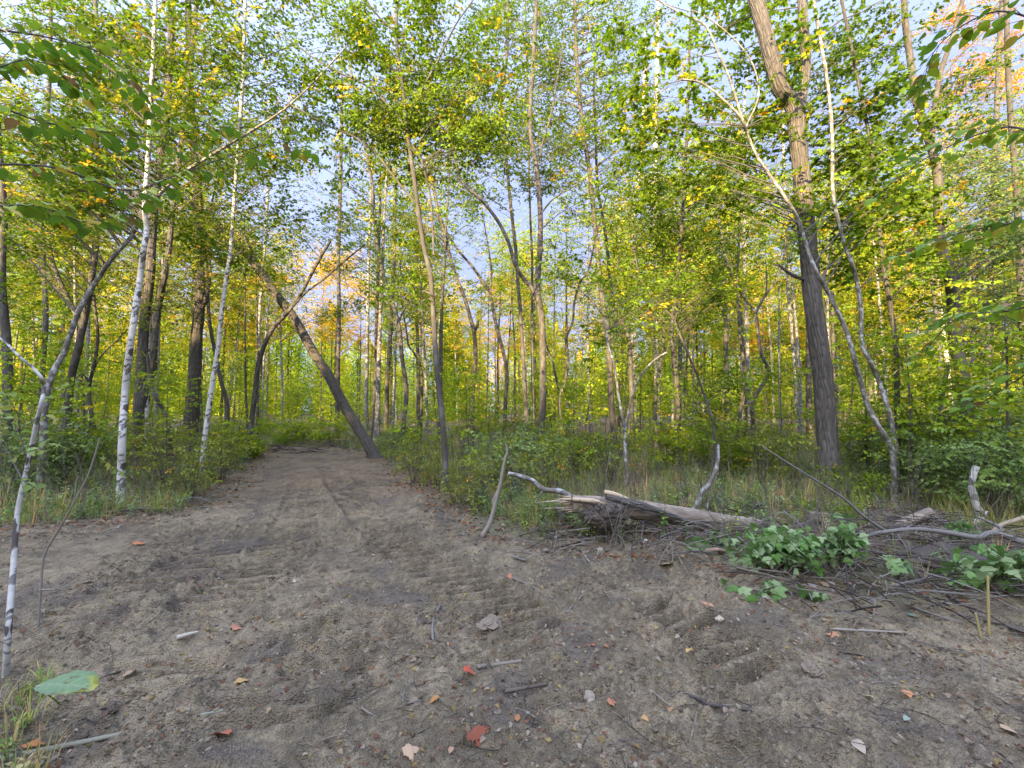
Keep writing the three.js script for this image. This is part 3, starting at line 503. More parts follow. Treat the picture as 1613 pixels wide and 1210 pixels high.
    stems: [{ path: [[1468, 225], [1471, 184], [1481, 117], [1498, 67], [1512, 17], [1520, -15]], w: [11, 8] }, { path: [[1480, 130], [1505, 95], [1550, 50], [1600, 5]], w: [5, 3] }], crown: [[1450, 90, 100, 90, 100, 'deep:0.05'], [1540, 330, 90, 90, 150, 'blue:0.05'], [1580, 420, 70, 110, 150, 'blue:0.05'], [1440, 480, 60, 60, 50, 'green:0.1']], leaf: 'small' },
  { label: 'short dark snag behind the leaves left of the veiled crooked trunk', name: 'snag', cat: 'dead trunk', bark: 'smooth', z: 11.5, w: [10, 8], ends: 1, path: [[1476, 745], [1480, 690], [1482, 640], [1489, 598], [1494, 575]] },
  { label: 'grey trunk at the far right edge half hidden by leaves', bark: 'smooth', z: 10.5, w: [16, 9], path: [[1630, 760], [1622, 640], [1612, 520], [1606, 400], [1600, 280], [1590, 150], [1585, 0]], crown: [[1590, 250, 70, 80, 100, 'blue:0.05'], [1590, 520, 60, 70, 90, 'blue']] },
  { label: 'grey trunk at the far left edge behind the pale sapling', bark: 'smooth', z: 10.5, w: [18, 11], path: [[8, 745], [12, 640], [10, 540], [2, 440], [5, 330], [-5, 200], [-12, 50]], crown: [[30, 220, 90, 110, 170, 'green:0.12'], [40, 80, 90, 90, 150, 'green:0.2'], [10, 420, 70, 70, 80, 'green:0.18']] },
  { label: 'dark trunk between the grey left edge trunk and the forked one', bark: 'smooth', z: 17, w: [10, 7], path: [[62, 705], [64, 620], [72, 500], [66, 380], [70, 250], [78, 120], [80, 0]], crown: [[60, 280, 70, 120, 150, 'green:0.21'], [110, 120, 80, 100, 110, 'green:0.12']] },
  { label: 'dark crooked sapling between the forked trunk and the white birch', name: 'sapling', cat: 'sapling', bark: 'smooth', z: 13, w: [9, 4], path: [[152, 728], [150, 690], [143, 648], [140, 610], [148, 575], [154, 530], [149, 480], [146, 430], [155, 360]], stems: [{ path: [[141, 604], [130, 590], [118, 596]], w: [4, 2], ends: 1 }, { path: [[143, 590], [160, 560], [185, 535], [200, 520]], w: [4, 2], ends: 1 }], crown: [[150, 400, 70, 70, 80, 'green:0.21']] },
  { label: 'orange leaved sunlit tree rising at the top right corner', bark: 'smooth', z: 26, w: [13, 8], path: [[1560, 700], [1558, 560], [1562, 420], [1565, 300], [1570, 180], [1575, 60], [1580, -20]], leaf: 'far', leafScale: 1, crown: [[1570, 80, 75, 110, 240, 'orange:0.5'], [1545, 190, 70, 70, 100, 'gold:0.5'], [1600, 200, 60, 90, 80, 'orange:0.4']] },
  // ---- pale trunks further back
  ...[['pale whitish trunk high behind the dark forked trunk at centre right', 30, [[1036, 690], [1034, 560], [1033, 440], [1032, 285], [1034, 150], [1036, 40]], [11, 8], 'birch'], ['pale leaning trunk behind the warm lit trunk', 30, [[1000, 690], [1000, 560], [998, 440], [998, 335], [1010, 240], [1015, 120]], [9, 7], 'birch'],
    ['pale straight trunk behind the stem beside the lyre shaped tree', 21, [[1182, 690], [1180, 614], [1176, 520], [1173, 433], [1172, 340], [1172, 220]], [8, 6], 'lichen'], ['pale grey trunk between the lyre shaped tree and big trunk', 19, [[1257, 690], [1255, 641], [1250, 551], [1244, 484], [1240, 433], [1236, 330], [1234, 220]], [8, 6], 'lichen'],
    ['brown trunk peeping out left behind the big furrowed trunk', 17, [[1276, 690], [1274, 618], [1274, 517], [1270, 420], [1262, 320]], [13, 10], 'smooth'], ['grey straight trunk inside the sky gap left of the wavy trunk', 24, [[531, 690], [532, 600], [534, 500], [533, 420], [536, 300], [538, 190]], [9, 7], 'smooth'],
    ['grey trunk in the sky gap right of the wavy trunk fork', 27, [[577, 690], [577, 620], [579, 520], [580, 440], [584, 320]], [8, 6], 'lichen'], ['brown trunk with knots left of the lone slender tree', 22, [[662, 695], [664, 640], [663, 580], [652, 556], [644, 545], [640, 520]], [6, 4], 'smooth'],
    ['pale trunk high above the crossing of the leaning trunk', 23, [[404, 690], [406, 600], [408, 520], [412, 450], [418, 380], [424, 260]], [8, 5], 'lichen']].map(([label, z, path, w, bark]) => ({ label, bark, z, w, path, crown: [[path.at(-1)[0], path.at(-1)[1] + 60, 55, 90, 60, 'green:0.21']], leaf: 'small' })),
];
TREES.forEach(traced);
// ---------------------------------------------------------------- trees, saplings and shrubs of which one is built and the rest are copies
function copyOf(o, [x, z], turn, s, label, group, name) {
  const c = o.clone(); c.name = numbered(name); scene.add(c);
  c.position.set(x, groundY(x, z) - 0.05, z); c.rotation.y = turn; c.scale.setScalar(s);
  if (label) c.userData.label = label; if (group) c.userData.group = group;
  return c;
}
// a slim forest tree of its own: height, trunk radius, share of the height without leaves, spread, sprays, hue
function slimTree(seed, H, r, clear, spread, n, h, bark, kind = 'far') {
  const g = new THREE.Group(), P = [], R = []; let x = 0, z = 0, vx = rr(-0.04, 0.04), vz = rr(-0.04, 0.04);
  for (let i = 0; i <= 9; i++) { P.push(V(x, H * i / 9, z)); R.push(r * Math.pow(1 - i / 9.6, 0.8)); vx += rr(-0.03, 0.03); vz += rr(-0.03, 0.03); x += vx * H / 9; z += vz * H / 9; }
  const [Q, S] = smoothPath(P, R, 24); S[0] *= 1.4; S[1] *= 1.15;
  mesh('trunk', tube(Q, S, 8, { bump: 0.08, seed }), BARK[bark], g);
  const wood = [], items = [], clumps = Math.round(n / 8);
  for (let i = 0; i < clumps; i++) {
    const t = lerp(clear, 1, Math.pow(rnd(), 0.8)), y = H * t, k = Math.min(23, Math.floor(t * 24)), a = Q[k], az = rr(0, 6.283), reach = spread * (1.1 - 0.75 * Math.abs(t - lerp(clear, 1, 0.35)) / (1 - clear)) * rr(0.35, 1);
    const c = V(a.x + Math.cos(az) * reach, y + reach * rr(0.15, 0.6), a.z + Math.sin(az) * reach), mid = a.clone().lerp(c, 0.5).add(V(0, reach * 0.12, 0));
    wood.push(bezTube(a, mid, c, Math.min(S[k] * 0.5, 0.008 + reach * 0.009), 0.004, 3, 4));
    for (let j = 0; j < 8; j++) { const off = V(rr(-1, 1), rr(-0.55, 0.55), rr(-1, 1)).multiplyScalar(0.75); items.push([bez(a, mid, c, rr(0.5, 1.05)).add(off), rr(0.7, 1.25), h, off]); }
  }
  mesh('branches', mergeGeometries(wood), TWIG, g).userData.kind = 'stuff';
  foliage(g, items, 'crown', kind);
  return g;
}
const MARKS = [[-900, 'left border'], [104, 'dark forked trunk'], [197, 'nearest white birch'], [306, 'shaggy dark trunk'], [335, 'pale speckled trunk'], [402, 'dark curved tree'], [521, 'leaning trunk'], [640, 'dark wavy trunk'], [694, 'lone slender tree'], [746, 'trunk with knob'], [797, 'golden brown trunk'], [827, 'straight dark trunk'], [855, 'grey limbed trunk'], [884, 'wide y tree'], [962, 'warm lit trunk'], [1066, 'vine covered trunk'], [1187, 'lyre shaped tree'], [1297, 'big furrowed trunk'], [1413, 'dark mossy stem'], [1520, 'veiled crooked trunk'], [3000, 'right border']];
function place(proto, spots, name, look, cat, group, s0, s1) {
  const seen = {}, label_ = new Map(), group_ = new Map();
  for (const p of [...spots].sort((a, b) => b[1] - a[1])) {            // nearest first
    const px = PW / 2 + p[0] / -p[1] * FOCAL, k = Math.max(1, MARKS.findIndex(([m]) => m > px)), n = seen[k] = (seen[k] ?? 0) + 1, where = `between the ${MARKS[k - 1][1]} and the ${MARKS[k][1]}`;
    label_.set(p, n <= 3 ? `${['nearest', 'second nearest', 'third nearest'][n - 1]} ${look} ${where}` : `${look} further back ${where}`);
    group_.set(p, n <= 3 ? group : `${group} ${where}`);
  }
  spots.forEach((at0, i) => {
    const [x, z, s] = at0, label = label_.get(at0), group = group_.get(at0);
    const o = proto[i % proto.length].clone(); o.name = numbered(name); scene.add(o);
    o.position.set(x, groundY(x, z) - 0.08, z); o.rotation.set(0, rr(0, 6.28), 0); o.scale.setScalar(s ?? rr(s0, s1));
    tag(o, label, cat, group);
  });
}
const taken = [];
function spots(n, d0, d1, gap, ok = () => true, bias = 1) {
  const out = []; let tries = 0;
  while (out.length < n && tries++ < n * 60) {
    const d = lerp(d0, d1, Math.pow(rnd(), bias)), x = rr(-1.32, 1.32) * d, z = -d, px = PW / 2 + x / d * FOCAL;
    if (signedDirt(x, z) > -0.5 || (Math.abs(px - 488) < 46 && d < 30) || !ok(px, d)) continue;
    if (taken.some(([a, b, g]) => (a - x) ** 2 + (b - z) ** 2 < Math.max(g, gap) ** 2)) continue;
    taken.push([x, z, gap]); out.push([x, z]);
  }
  return out;
}
const inGap = (px) => (px > 430 && px < 610) || (px > 700 && px < 790) || (px > 855 && px < 910);
{
  const full = [slimTree(1, 16, 0.15, 0.35, 2.2, 420, 'lime:0.2', 'smooth'), slimTree(2, 18, 0.17, 0.42, 2.4, 440, 'lime:0.3', 'smooth'), slimTree(3, 14, 0.11, 0.3, 1.9, 380, 'green:0.12', 'lichen'), slimTree(4, 15, 0.12, 0.36, 2.0, 380, 'yellow:0.3', 'smooth'), slimTree(5, 17, 0.14, 0.38, 2.2, 420, 'lime:0.35', 'birch')];
  const thin = [slimTree(6, 15, 0.10, 0.45, 1.4, 130, 'green:0.2', 'lichen'), slimTree(7, 17, 0.12, 0.5, 1.5, 140, 'lime:0.15', 'smooth'), slimTree(8, 13, 0.08, 0.4, 1.3, 120, 'lime:0.2', 'smooth')];
  const gold = [slimTree(9, 16, 0.12, 0.45, 2.2, 420, 'gold:0.3', 'smooth'), slimTree(10, 15, 0.10, 0.42, 2.1, 400, 'yellow:0.5', 'lichen')];
  place(full, spots(70, 19, 48, 1.7, (px) => !inGap(px), 0.8), 'slim_tree', 'slim deep woods tree', 'tree', 'slim trees deep in the woods', 0.8, 1.12);
  place(thin, spots(80, 18, 44, 1.1, () => true, 0.8), 'thin_tree', 'thin sparse leaved tree', 'tree', 'thin straight trunks deep in the woods', 0.75, 1.1);
  place(gold, spots(44, 34, 58, 2.0, (px) => px > 90, 1), 'golden_tree', 'golden back woods tree', 'tree', 'golden sunlit trees at the back of the woods', 0.85, 1.1);
}
{ // understory saplings
  const sap = (seed, H, n, h, spread, kind) => {
    const g = new THREE.Group(), P = [], R = []; let x = 0, z = 0; const lx = rr(-0.12, 0.12), lz = rr(-0.12, 0.12);
    for (let i = 0; i <= 6; i++) { P.push(V(x, H * i / 6, z)); R.push(0.004 + 0.007 * H * (1 - i / 6)); x += (lx + rr(-0.06, 0.06)) * H / 6; z += (lz + rr(-0.06, 0.06)) * H / 6; }
    const [Q, S] = smoothPath(P, R, 14); mesh('stem', tube(Q, S, 6, { bump: 0.05, seed }), BARK.smooth, g);
    const wood = [], items = [];
    for (let i = 0; i < n / 6; i++) {
      const t = rr(0.3, 1), a = Q[Math.min(14, Math.floor(t * 14))], az = rr(0, 6.28), reach = spread * rr(0.4, 1) * (1.2 - t * 0.6), c = V(a.x + Math.cos(az) * reach, a.y + reach * rr(0, 0.4), a.z + Math.sin(az) * reach), mid = a.clone().lerp(c, 0.5).add(V(0, reach * 0.12, 0));
      wood.push(bezTube(a, mid, c, 0.004 + reach * 0.003, 0.002, 3, 4));
      for (let j = 0; j < 6; j++) { const off = V(rr(-1, 1), rr(-0.15, 0.15), rr(-1, 1)).multiplyScalar(0.28); items.push([bez(a, mid, c, rr(0.35, 1)).add(off), rr(0.7, 1.15), h, off]); }
    }
    mesh('branches', mergeGeometries(wood), TWIG, g).userData.kind = 'stuff'; foliage(g, items, 'foliage', kind);
    return g;
  };
  const protos = [sap(1, 3.2, 110, 'lime:0.06', 0.9, 'small'), sap(2, 4.6, 150, 'lime:0.1', 1.1, 'small'), sap(3, 2.4, 80, 'lime:0.03', 0.8, 'broad'), sap(4, 5.5, 150, 'lime:0.05', 1.2, 'small'), sap(5, 3.6, 110, 'lime:0.04', 1.0, 'broad')];
  place(protos, spots(200, 14, 42, 0.8, (px, d) => d > 17 || Math.abs(px - 488) > 160, 0.75), 'understory_sapling', 'yellow green young sapling', 'sapling', 'saplings in the understory', 0.7, 1.25);
  // leafy saplings close to the verges, each by its place
  const near = (k, px, py, s, label) => { const p = hit(px, py), o = protos[k].clone(); o.name = numbered('leafy_sapling'); scene.add(o); o.position.copy(p).add(V(0, -0.05, 0)); o.rotation.y = rr(0, 6.28); o.scale.setScalar(s); tag(o, label, 'sapling'); };
  near(4, 1590, 800, 1.05, 'leafy sapling of the thicket cut by the right border');
  near(2, 1545, 788, 1.25, 'leafy sapling just right of the veiled crooked trunk');
  near(4, 1475, 772, 0.95, 'leafy sapling left of the veiled crooked trunk');
  near(0, 1440, 785, 1.0, 'slim leafy sapling right beside the dark mossy stem');
  near(2, 1365, 768, 1.0, 'low leafy sapling between the big furrowed trunk and the lichen trees');
  near(1, 1600, 745, 1.0, 'tall leafy sapling at the back of the right thicket');
  near(0, 1230, 748, 0.8, 'leafy sapling in front left of the big furrowed trunk');
  near(2, 1120, 752, 0.8, 'low leafy sapling behind the bent pale stick');
  near(0, 900, 742, 0.7, 'leafy sapling right behind the bushy grey green shrub');
  near(2, 655, 742, 0.75, 'leafy sapling on the right verge behind the lone slender tree');
  near(0, 740, 745, 0.75, 'leafy sapling between the lone slender tree and the bushy shrub');
  near(2, 120, 762, 0.9, 'leafy sapling between the left edge sapling and the white birch');
  near(4, 20, 770, 0.8, 'leafy sapling at the left border behind the pale sapling');
  near(0, 260, 752, 0.75, 'leafy sapling between the white birch and the shaggy trunk');
  near(1, 60, 735, 0.85, 'tall leafy sapling at the far left among the dark trunks');
  near(2, 355, 742, 0.6, 'low leafy sapling on the left verge beside the pale speckled trunk');
  // shrubs: several stems from one foot
  const shrub = (seed, H, W, n, h, kind, stems = 7) => {
    const g = new THREE.Group(), wood = [], items = [];
    for (let i = 0; i < stems; i++) {
      const az = rr(0, 6.28), c = V(Math.cos(az) * W * rr(0.2, 1), H * rr(0.6, 1), Math.sin(az) * W * rr(0.2, 1)), a = V(rr(-0.05, 0.05), -0.05, rr(-0.05, 0.05)), mid = V(c.x * 0.3, c.y * 0.7, c.z * 0.3);
      mesh('stem', bezTube(a, mid, c, 0.009, 0.003, 5, 8), TWIG, g);
      for (let j = 0; j < n / stems; j++) { const off = V(rr(-1, 1), rr(-0.6, 0.6), rr(-1, 1)).multiplyScalar(0.26 * W + 0.1); const p = bez(a, mid, c, rr(0.25, 1.05)).add(off); p.y = Math.max(0.06, p.y); items.push([p, rr(0.7, 1.2), h, off]); }
    }
    foliage(g, items, 'foliage', kind);
    return g;
  };
  const S = { round: shrub(1, 1.0, 0.7, 150, 'sage:0.01', 'shrub', 9), green: shrub(2, 0.9, 0.7, 120, 'green:0.01', 'broad'), low: shrub(3, 0.5, 0.6, 90, 'green:0.02', 'shrub'), airy: shrub(4, 1.5, 0.8, 90, 'olive:0.02', 'shrub', 10), lime: shrub(5, 1.3, 0.9, 130, 'lime:0.03', 'broad'), blue: shrub(6, 1.3, 0.9, 170, 'blue:0.01', 'broad', 9), dense: shrub(7, 1.6, 0.9, 190, 'blue:0.01', 'small', 10) };
  const put = (kind, px, py, s, label) => { const p = hit(px, py), o = S[kind].clone(); o.name = numbered('shrub'); scene.add(o); o.position.copy(p); o.rotation.y = rr(0, 6.28); o.scale.setScalar(s); tag(o, label, 'shrub'); };
  put('round', 812, 772, 1.15, 'bushy grey green shrub below the pair of dark trunks, behind the pale leaning stick');
  put('airy', 870, 790, 0.75, 'small leaved shrub left of the raised log end, under the grey trunk');
  put('lime', 770, 762, 0.6, 'yellow green shrub just left of the top of the pale leaning stick');
  put('airy', 715, 800, 0.4, 'wispy leafy bush at the foot of the lone slender dark tree');
  put('airy', 690, 770, 0.55, 'wispy green bush left behind the lone slender dark tree');
  put('airy', 650, 762, 0.7, 'wispy bush on the right verge where the track narrows');
  put('airy', 755, 800, 0.6, 'wispy low bush between the slender dark tree and the pale leaning stick');
  put('round', 840, 826, 0.42, 'low green weeds bush right of the pale leaning stick foot');
  put('round', 930, 848, 0.35, 'small green bush in front of the raised log end');
  put('lime', 455, 700, 1.0, 'bright lime bush left of the brush heap at the far end of the track');
  put('lime', 520, 700, 1.1, 'bright lime bush right of the brush heap at the far end of the track');
  put('lime', 482, 697, 0.9, 'lime bush right behind the brush heap at the far end of the track');
  put('green', 505, 701, 0.6, 'small green bush beside the brush heap, right end');
  put('green', 448, 704, 0.6, 'small green bush beside the brush heap, left end');
  put('airy', 350, 758, 0.8, 'thin stemmed bush on the left verge beside the pale speckled trunk');
  put('airy', 262, 775, 0.9, 'brownish thin stemmed bush between the white birch and the pale speckled trunk');
  put('airy', 300, 790, 0.7, 'grey stalky bush nearest the left verge of the track');
  put('dense', 95, 765, 0.75, 'dense dark bush left of the white birch');
  put('blue', 40, 772, 0.8, 'bluish leafed bush behind the thin pale sapling at the left edge');
  put('green', 150, 742, 1.0, 'green bush behind and left of the white birch foot');
  put('lime', 395, 722, 0.45, 'small bush at the foot of the dark curved tree');
  put('green', 905, 745, 0.9, 'green bush behind the raised end of the log');
  put('airy', 960, 770, 0.9, 'wispy bush behind the split pale wood on the log');
  put('lime', 1050, 745, 0.9, 'lime bush between the pale forked sapling and the bent pale stick');
  put('airy', 1200, 765, 1.0, 'wispy bush left of the big furrowed trunk');
  put('green', 1175, 752, 0.9, 'leafy bush right behind the bent pale stick');
  put('green', 1345, 790, 0.65, 'leafy green bush at the right foot of the big furrowed trunk');
  put('dense', 1450, 790, 0.75, 'dense bluish bush right of the dark mossy stem');
  put('blue', 1385, 765, 0.9, 'bush between the big furrowed trunk and the mossy stem');
  put('dense', 1570, 815, 0.9, 'tall dense bush at the right edge behind the zigzag birch log');
  put('blue', 1500, 770, 1.1, 'bluish leafy bush at the foot of the veiled crooked trunk');
  put('blue', 1600, 770, 1.35, 'high bluish bush half cut by the right border');
  put('low', 1300, 822, 0.6, 'low weeds bush lying over the second log under the big trunk');
  const field = spots(95, 9.5, 30, 0.9, (px, d) => d > 9.5 || px < 560 || px > 900, 0.6);
  place([S.airy, S.lime, S.airy, S.airy, S.green, S.round], field, 'understory_shrub', 'low forest floor shrub', 'shrub', 'shrubs scattered on the forest floor', 0.55, 1.0);
}
{ // the far-off wood that reads as one mass, and the woodland edge that shades the clearing from the low sun
  const geo = (seed, H, n, L, low) => {
    const R = mulberry(seed), b = buf(); twigInto(b, [V(0, 0, 0), V(0.2, H * 0.5, 0), V(0, H * 0.95, 0.1)], 0.1, [0.55, 0.4, 0.45]);
    for (let i = 0; i < n; i++) { const t = lerp(low, 1, R()), a = R() * 6.283, r = 2.3 * Math.sqrt(R()) * Math.sin(Math.PI * clamp((t - low) / (1 - low) * 0.8 + 0.2, 0, 1)) ; const v = 0.7 + R() * 0.6; leaf(b, T4(Math.cos(a) * r, t * H, Math.sin(a) * r).multiply(E(R() * 6, R() * 6, R() * 6)), L * (0.6 + R() * 0.8), 1.2, 'quick', [v, v, v * 0.9]); }
    return done(b);
  };
  const wood = (name, label, g, list) => {
    const im = new THREE.InstancedMesh(g, LEAF, list.length); im.name = name; im.castShadow = im.receiveShadow = true; const m = new THREE.Matrix4(), c = new THREE.Color();
    list.forEach(([x, z, s, h], i) => { m.compose(V(x, groundY(x, z) - 0.1, z), new THREE.Quaternion().setFromAxisAngle(V(0, 1, 0), rr(0, 6.28)), V(s, s * rr(0.85, 1.15), s)); im.setMatrixAt(i, m); im.setColorAt(i, c.setRGB(...hue(h))); });
    scene.add(tag(im, label, null, null, 'stuff'));
  };
  const far = []; for (let i = 0; i < 520; i++) { const d = rr(48, 105), x = rr(-1.45, 1.45) * d; far.push([x, -d, rr(0.65, 1.05), ['lime:0.25', 'yellow:0.3', 'lime:0.2', 'green:0.2', 'lime:0.3'][i % 5]]); }
  wood('distant_woods', 'distant mass of yellow green and golden woods closing the view', geo(1, 13, 1700, 0.24, 0.0), far);
  const behind = []; for (let i = 0; i < 460; i++) { const a = rr(-1.5, 1.2), d = rr(24, 58), x = Math.sin(a) * d, z = Math.cos(a) * d; behind.push([x, z, rr(0.80, 1.08), ['green:0.1', 'lime:0.2'][i % 2]]); }
  for (let i = 0; i < 120; i++) { const a = SUN_AZ + rr(-0.34, 0.34), d = rr(25, 48); behind.push([Math.sin(a) * d, Math.cos(a) * d, rr(0.82, 1.0), 'green:0.1']); }
  for (let i = 0; i < 120; i++) { const d = rr(20, 40), s = i % 2 ? 1 : -1; behind.push([s * (d + 8), rr(-12, 16), rr(0.7, 1), 'green:0.15']); }
  wood('surrounding_woods', 'dense green woodland edge round the clearing behind and beside the viewpoint', geo(2, 15, 2600, 0.26, 0.02), behind);
}
// ---------------------------------------------------------------- logs, sticks and cut branches beside the track
// a stick along pixels; each pixel lies on the ground unless a height above it is given as third number
function stick(name, label, cat, px, w, m, { depth = null, bump = 0.12, segs = 8, group = null, forks = [] } = {}) {
  const P = px.map(([x, y, h]) => { if (depth) return at(x, y, Array.isArray(depth) ? 0 : depth); const p = hit(x, y); p.y += (h ?? 0); return p; });
  const d = -P[0].z, R = P.map((_, i) => metres(lerp(w[0], w[1], i / (P.length - 1)), d) / 2);
  if (!depth) P.forEach((p, i) => { p.y += R[i] * 0.7; });
  const o = P[0].clone(), [Q, S] = smoothPath(P.map((p) => p.clone().sub(o)), R, Math.max(8, P.length * 7));
  const g = tag(mesh(name, tube(Q, S, segs, { bump, seed: px[0][0], freq: 40 }), m), label, cat, group); g.position.copy(o);
  for (const [k, pts, fw] of forks) {
    const F = [P[k].clone(), ...pts.map(([x, y, h]) => { if (depth) return at(x, y, depth); const p = hit(x, y); p.y += h ?? 0; return p; })].map((p) => p.sub(o));
    const [A, B] = smoothPath(F, F.map((_, i) => metres(lerp(fw[0], fw[1], i / (F.length - 1)), d) / 2), F.length * 6);
    mesh('fork', tube(A, B, 6, { bump }), m, g);
  }
  return g;
}
const PALE = flat(0.216, 0.189, 0.148), GREY = flat(0.140, 0.128, 0.109), BROWN = flat(0.090, 0.069, 0.050);
// the pile on the right bank
{
  const P = [[900, 794], [955, 797], [1010, 804], [1063, 812], [1122, 820], [1180, 827], [1228, 834]].map(([x, y], i) => at(x, y, 5.75 + i * 0.04)), o = P[3].clone();
  const g = thing('fallen_log', 'grey barked fallen log with a splintered raised end, largest log beside the track', 'log', o);
  const [Q, S] = smoothPath(P.map((p) => p.clone().sub(o)), [0.115, 0.125, 0.125, 0.118, 0.105, 0.095, 0.08], 60);
  mesh('trunk', tube(Q, S, 26, { bump: 0.2, seed: 4, freq: 12 }), BARK.log, g);
  for (let i = 0; i < 40; i++) { const a = V(rr(-0.03, 0.09), rr(-0.085, 0.085), rr(-0.085, 0.085)).add(Q[0]), l = rr(0.05, 0.26) * (1 + (i % 7 === 0)); mesh('splinter', tube([a.clone().add(V(0.08, 0, 0)), a.clone().add(V(-l * 0.5, rr(-0.01, 0.02), 0)), a.clone().add(V(-l, rr(-0.02, 0.03), 0))], [0.012, 0.009, 0.0015], 5, { bump: 0.3, freq: 40 }), i % 3 ? BARK.wood : BARK.log, g); }
  const sp = (A, ra) => { const [q, s] = smoothPath(A.map(([x, y]) => at(x, y, 5.62).sub(o)), ra, 14); return tube(q, s, 9, { bump: 0.2, seed: 8, freq: 20 }); };
  mesh('torn_wood', sp([[880, 786], [906, 787], [936, 790], [962, 797]], [0.006, 0.024, 0.030, 0.02]), BARK.wood, g);
  const slab = thing('split_branch', 'dark split branch with a pale torn end lying on the fallen log', 'branch', o);
  mesh('bark', sp([[955, 782], [985, 790], [1020, 799], [1062, 813], [1085, 822]], [0.045, 0.05, 0.042, 0.03, 0.018]), BARK.furrowed, slab);
  mesh('torn_wood', sp([[952, 775], [968, 779], [984, 785], [994, 789]], [0.030, 0.034, 0.028, 0.012]), BARK.wood, slab);
  const R2 = [[1275, 814], [1310, 818], [1350, 826], [1382, 834]].map(([x, y]) => at(x, y, 6.15)), l2 = thing('fallen_log', 'shorter brown log lying under the big furrowed trunk behind the cut leaves', 'log', R2[0]);
  { const [q, s] = smoothPath(R2.map((p) => p.clone().sub(R2[0])), [0.07, 0.075, 0.075, 0.06], 24); mesh('trunk', tube(q, s, 16, { bump: 0.15, seed: 6, freq: 12 }), BARK.log, l2); }
  const R3 = [[1388, 838], [1410, 829], [1440, 817], [1468, 806]].map(([x, y], i) => at(x, y, 6.2 - i * 0.06)), l3 = thing('cut_log', 'short cut log tilted up to the right with a clean pale end', 'log', R3[0]);
  { const q0 = R3.map((p) => p.clone().sub(R3[0])), [q, s] = smoothPath(q0, [0.062, 0.066, 0.064, 0.062], 24); mesh('trunk', tube(q, s, 16, { bump: 0.06, seed: 7, freq: 12 }), BARK.log, l3);
    const e = q.at(-1), u = e.clone().sub(q.at(-2)).normalize(); mesh('cut_face', tube([e.clone().addScaledVector(u, 0.002), e.clone().addScaledVector(u, 0.006)], [0.057, 0.056], 16), BARK.wood, l3); }
  // upturned roots and brush at the raised end of the log
  const c = at(952, 812, 5.5), root = thing('root_mass', 'tangled brown root mass under the raised end of the fallen log', 'roots', c), soil = flat(0.086, 0.068, 0.050);
  const lump = new THREE.IcosahedronGeometry(1, 5), lp = lump.attributes.position; for (let i = 0; i < lp.count; i++) { const v = V(lp.getX(i), lp.getY(i), lp.getZ(i)), k = 0.6 + 0.75 * fbm(v.x * 2.5 + 9 + v.z, v.y * 2.5 + 9 - v.z * 1.4, 4, 201); lp.setXYZ(i, v.x * k * 0.27, v.y * k * 0.15, v.z * k * 0.17); } lump.computeVertexNormals();
  mesh('soil', lump, soil, root);
  for (let i = 0; i < 110; i++) { const a = V(rr(-0.22, 0.22), rr(-0.03, 0.12), rr(-0.05, 0.16)), b = a.clone().add(V(rr(-0.2, 0.2), rr(-0.12, 0.16), rr(0, 0.2))), m = a.clone().lerp(b, 0.5).add(V(rr(-0.06, 0.06), rr(-0.02, 0.07), 0.03)); b.y = Math.max(b.y, -0.15); mesh('root', bezTube(a, m, b, rr(0.003, 0.008), 0.0015, 5, 7), i % 3 ? DARKSTICK : BROWN, root); }
  stick('branch', 'white stripped piece of wood in front of the fallen log', 'wood', [[1012, 830, 0.03], [1022, 826, 0.05], [1040, 823, 0.06], [1068, 826, 0.03]], [10, 6], PALE, { bump: 0.3 });
  stick('bent_stick', 'pale bent stick standing upright behind the fallen log', 'stick', [[1093, 808], [1105, 777], [1120, 757], [1130, 732], [1132, 700]], [10, 4], BARK.lichen, { depth: 6.3, bump: 0.25, forks: [[2, [[1117, 780], [1112, 812], [1107, 833]], [4, 2]]] });
  stick('leaning_stick', 'tall pale bare stick leaning in the right verge of the track', 'stick', [[760, 845], [771, 825], [779, 798], [788, 762], [796, 721], [799, 712], [797, 700]], [8, 2.2], PALE, { depth: 5.6, bump: 0.25, forks: [[2, [[777, 790], [784, 772]], [5, 3]]] });
  stick('bent_branch', 'grey curved branch reaching from the shrub to the raised log end', 'branch', [[800, 746], [820, 750], [837, 756], [857, 771], [882, 774], [904, 785]], [6, 9], BARK.lichen, { depth: 5.95, forks: [[3, [[846, 790], [852, 797]], [3, 2]], [4, [[880, 792], [884, 814]], [4, 3]]] });
  stick('branch', 'long bare grey branch lying across the right side of the brush', 'branch', [[1300, 877, 0.06], [1340, 873, 0.12], [1379, 869, 0.18], [1445, 868, 0.22], [1500, 872, 0.2], [1538, 875, 0.17], [1568, 871, 0.19], [1613, 880, 0.15], [1680, 890, 0.1]], [5, 10], GREY, { forks: [[6, [[1580, 862, 0.2], [1560, 852, 0.22], [1540, 845, 0.24]], [6, 3]]] });
  stick('branch', 'long straight bare branch slanting down from the big trunk to the grey branch', 'branch', [[1445, 868], [1400, 840], [1359, 812], [1330, 786], [1300, 766], [1250, 735], [1200, 703]], [6, 2], GREY, { depth: 5.2, forks: [[2, [[1362, 808], [1364, 800]], [4, 2]]] });
  stick('branch', 'smooth grey stick poking in from the right border above the dirt', 'branch', [[1419, 927, 0.03], [1450, 925, 0.05], [1478, 922, 0.07], [1540, 918, 0.1], [1613, 914, 0.12], [1660, 912, 0.1]], [4, 6], GREY);
  stick('branch', 'tan crooked branch sticking up at the right border', 'branch', [[1552, 850], [1562, 840], [1574, 829], [1590, 823], [1620, 814], [1660, 806]], [5, 8], flat(0.259, 0.202, 0.130), { depth: 5.4 });
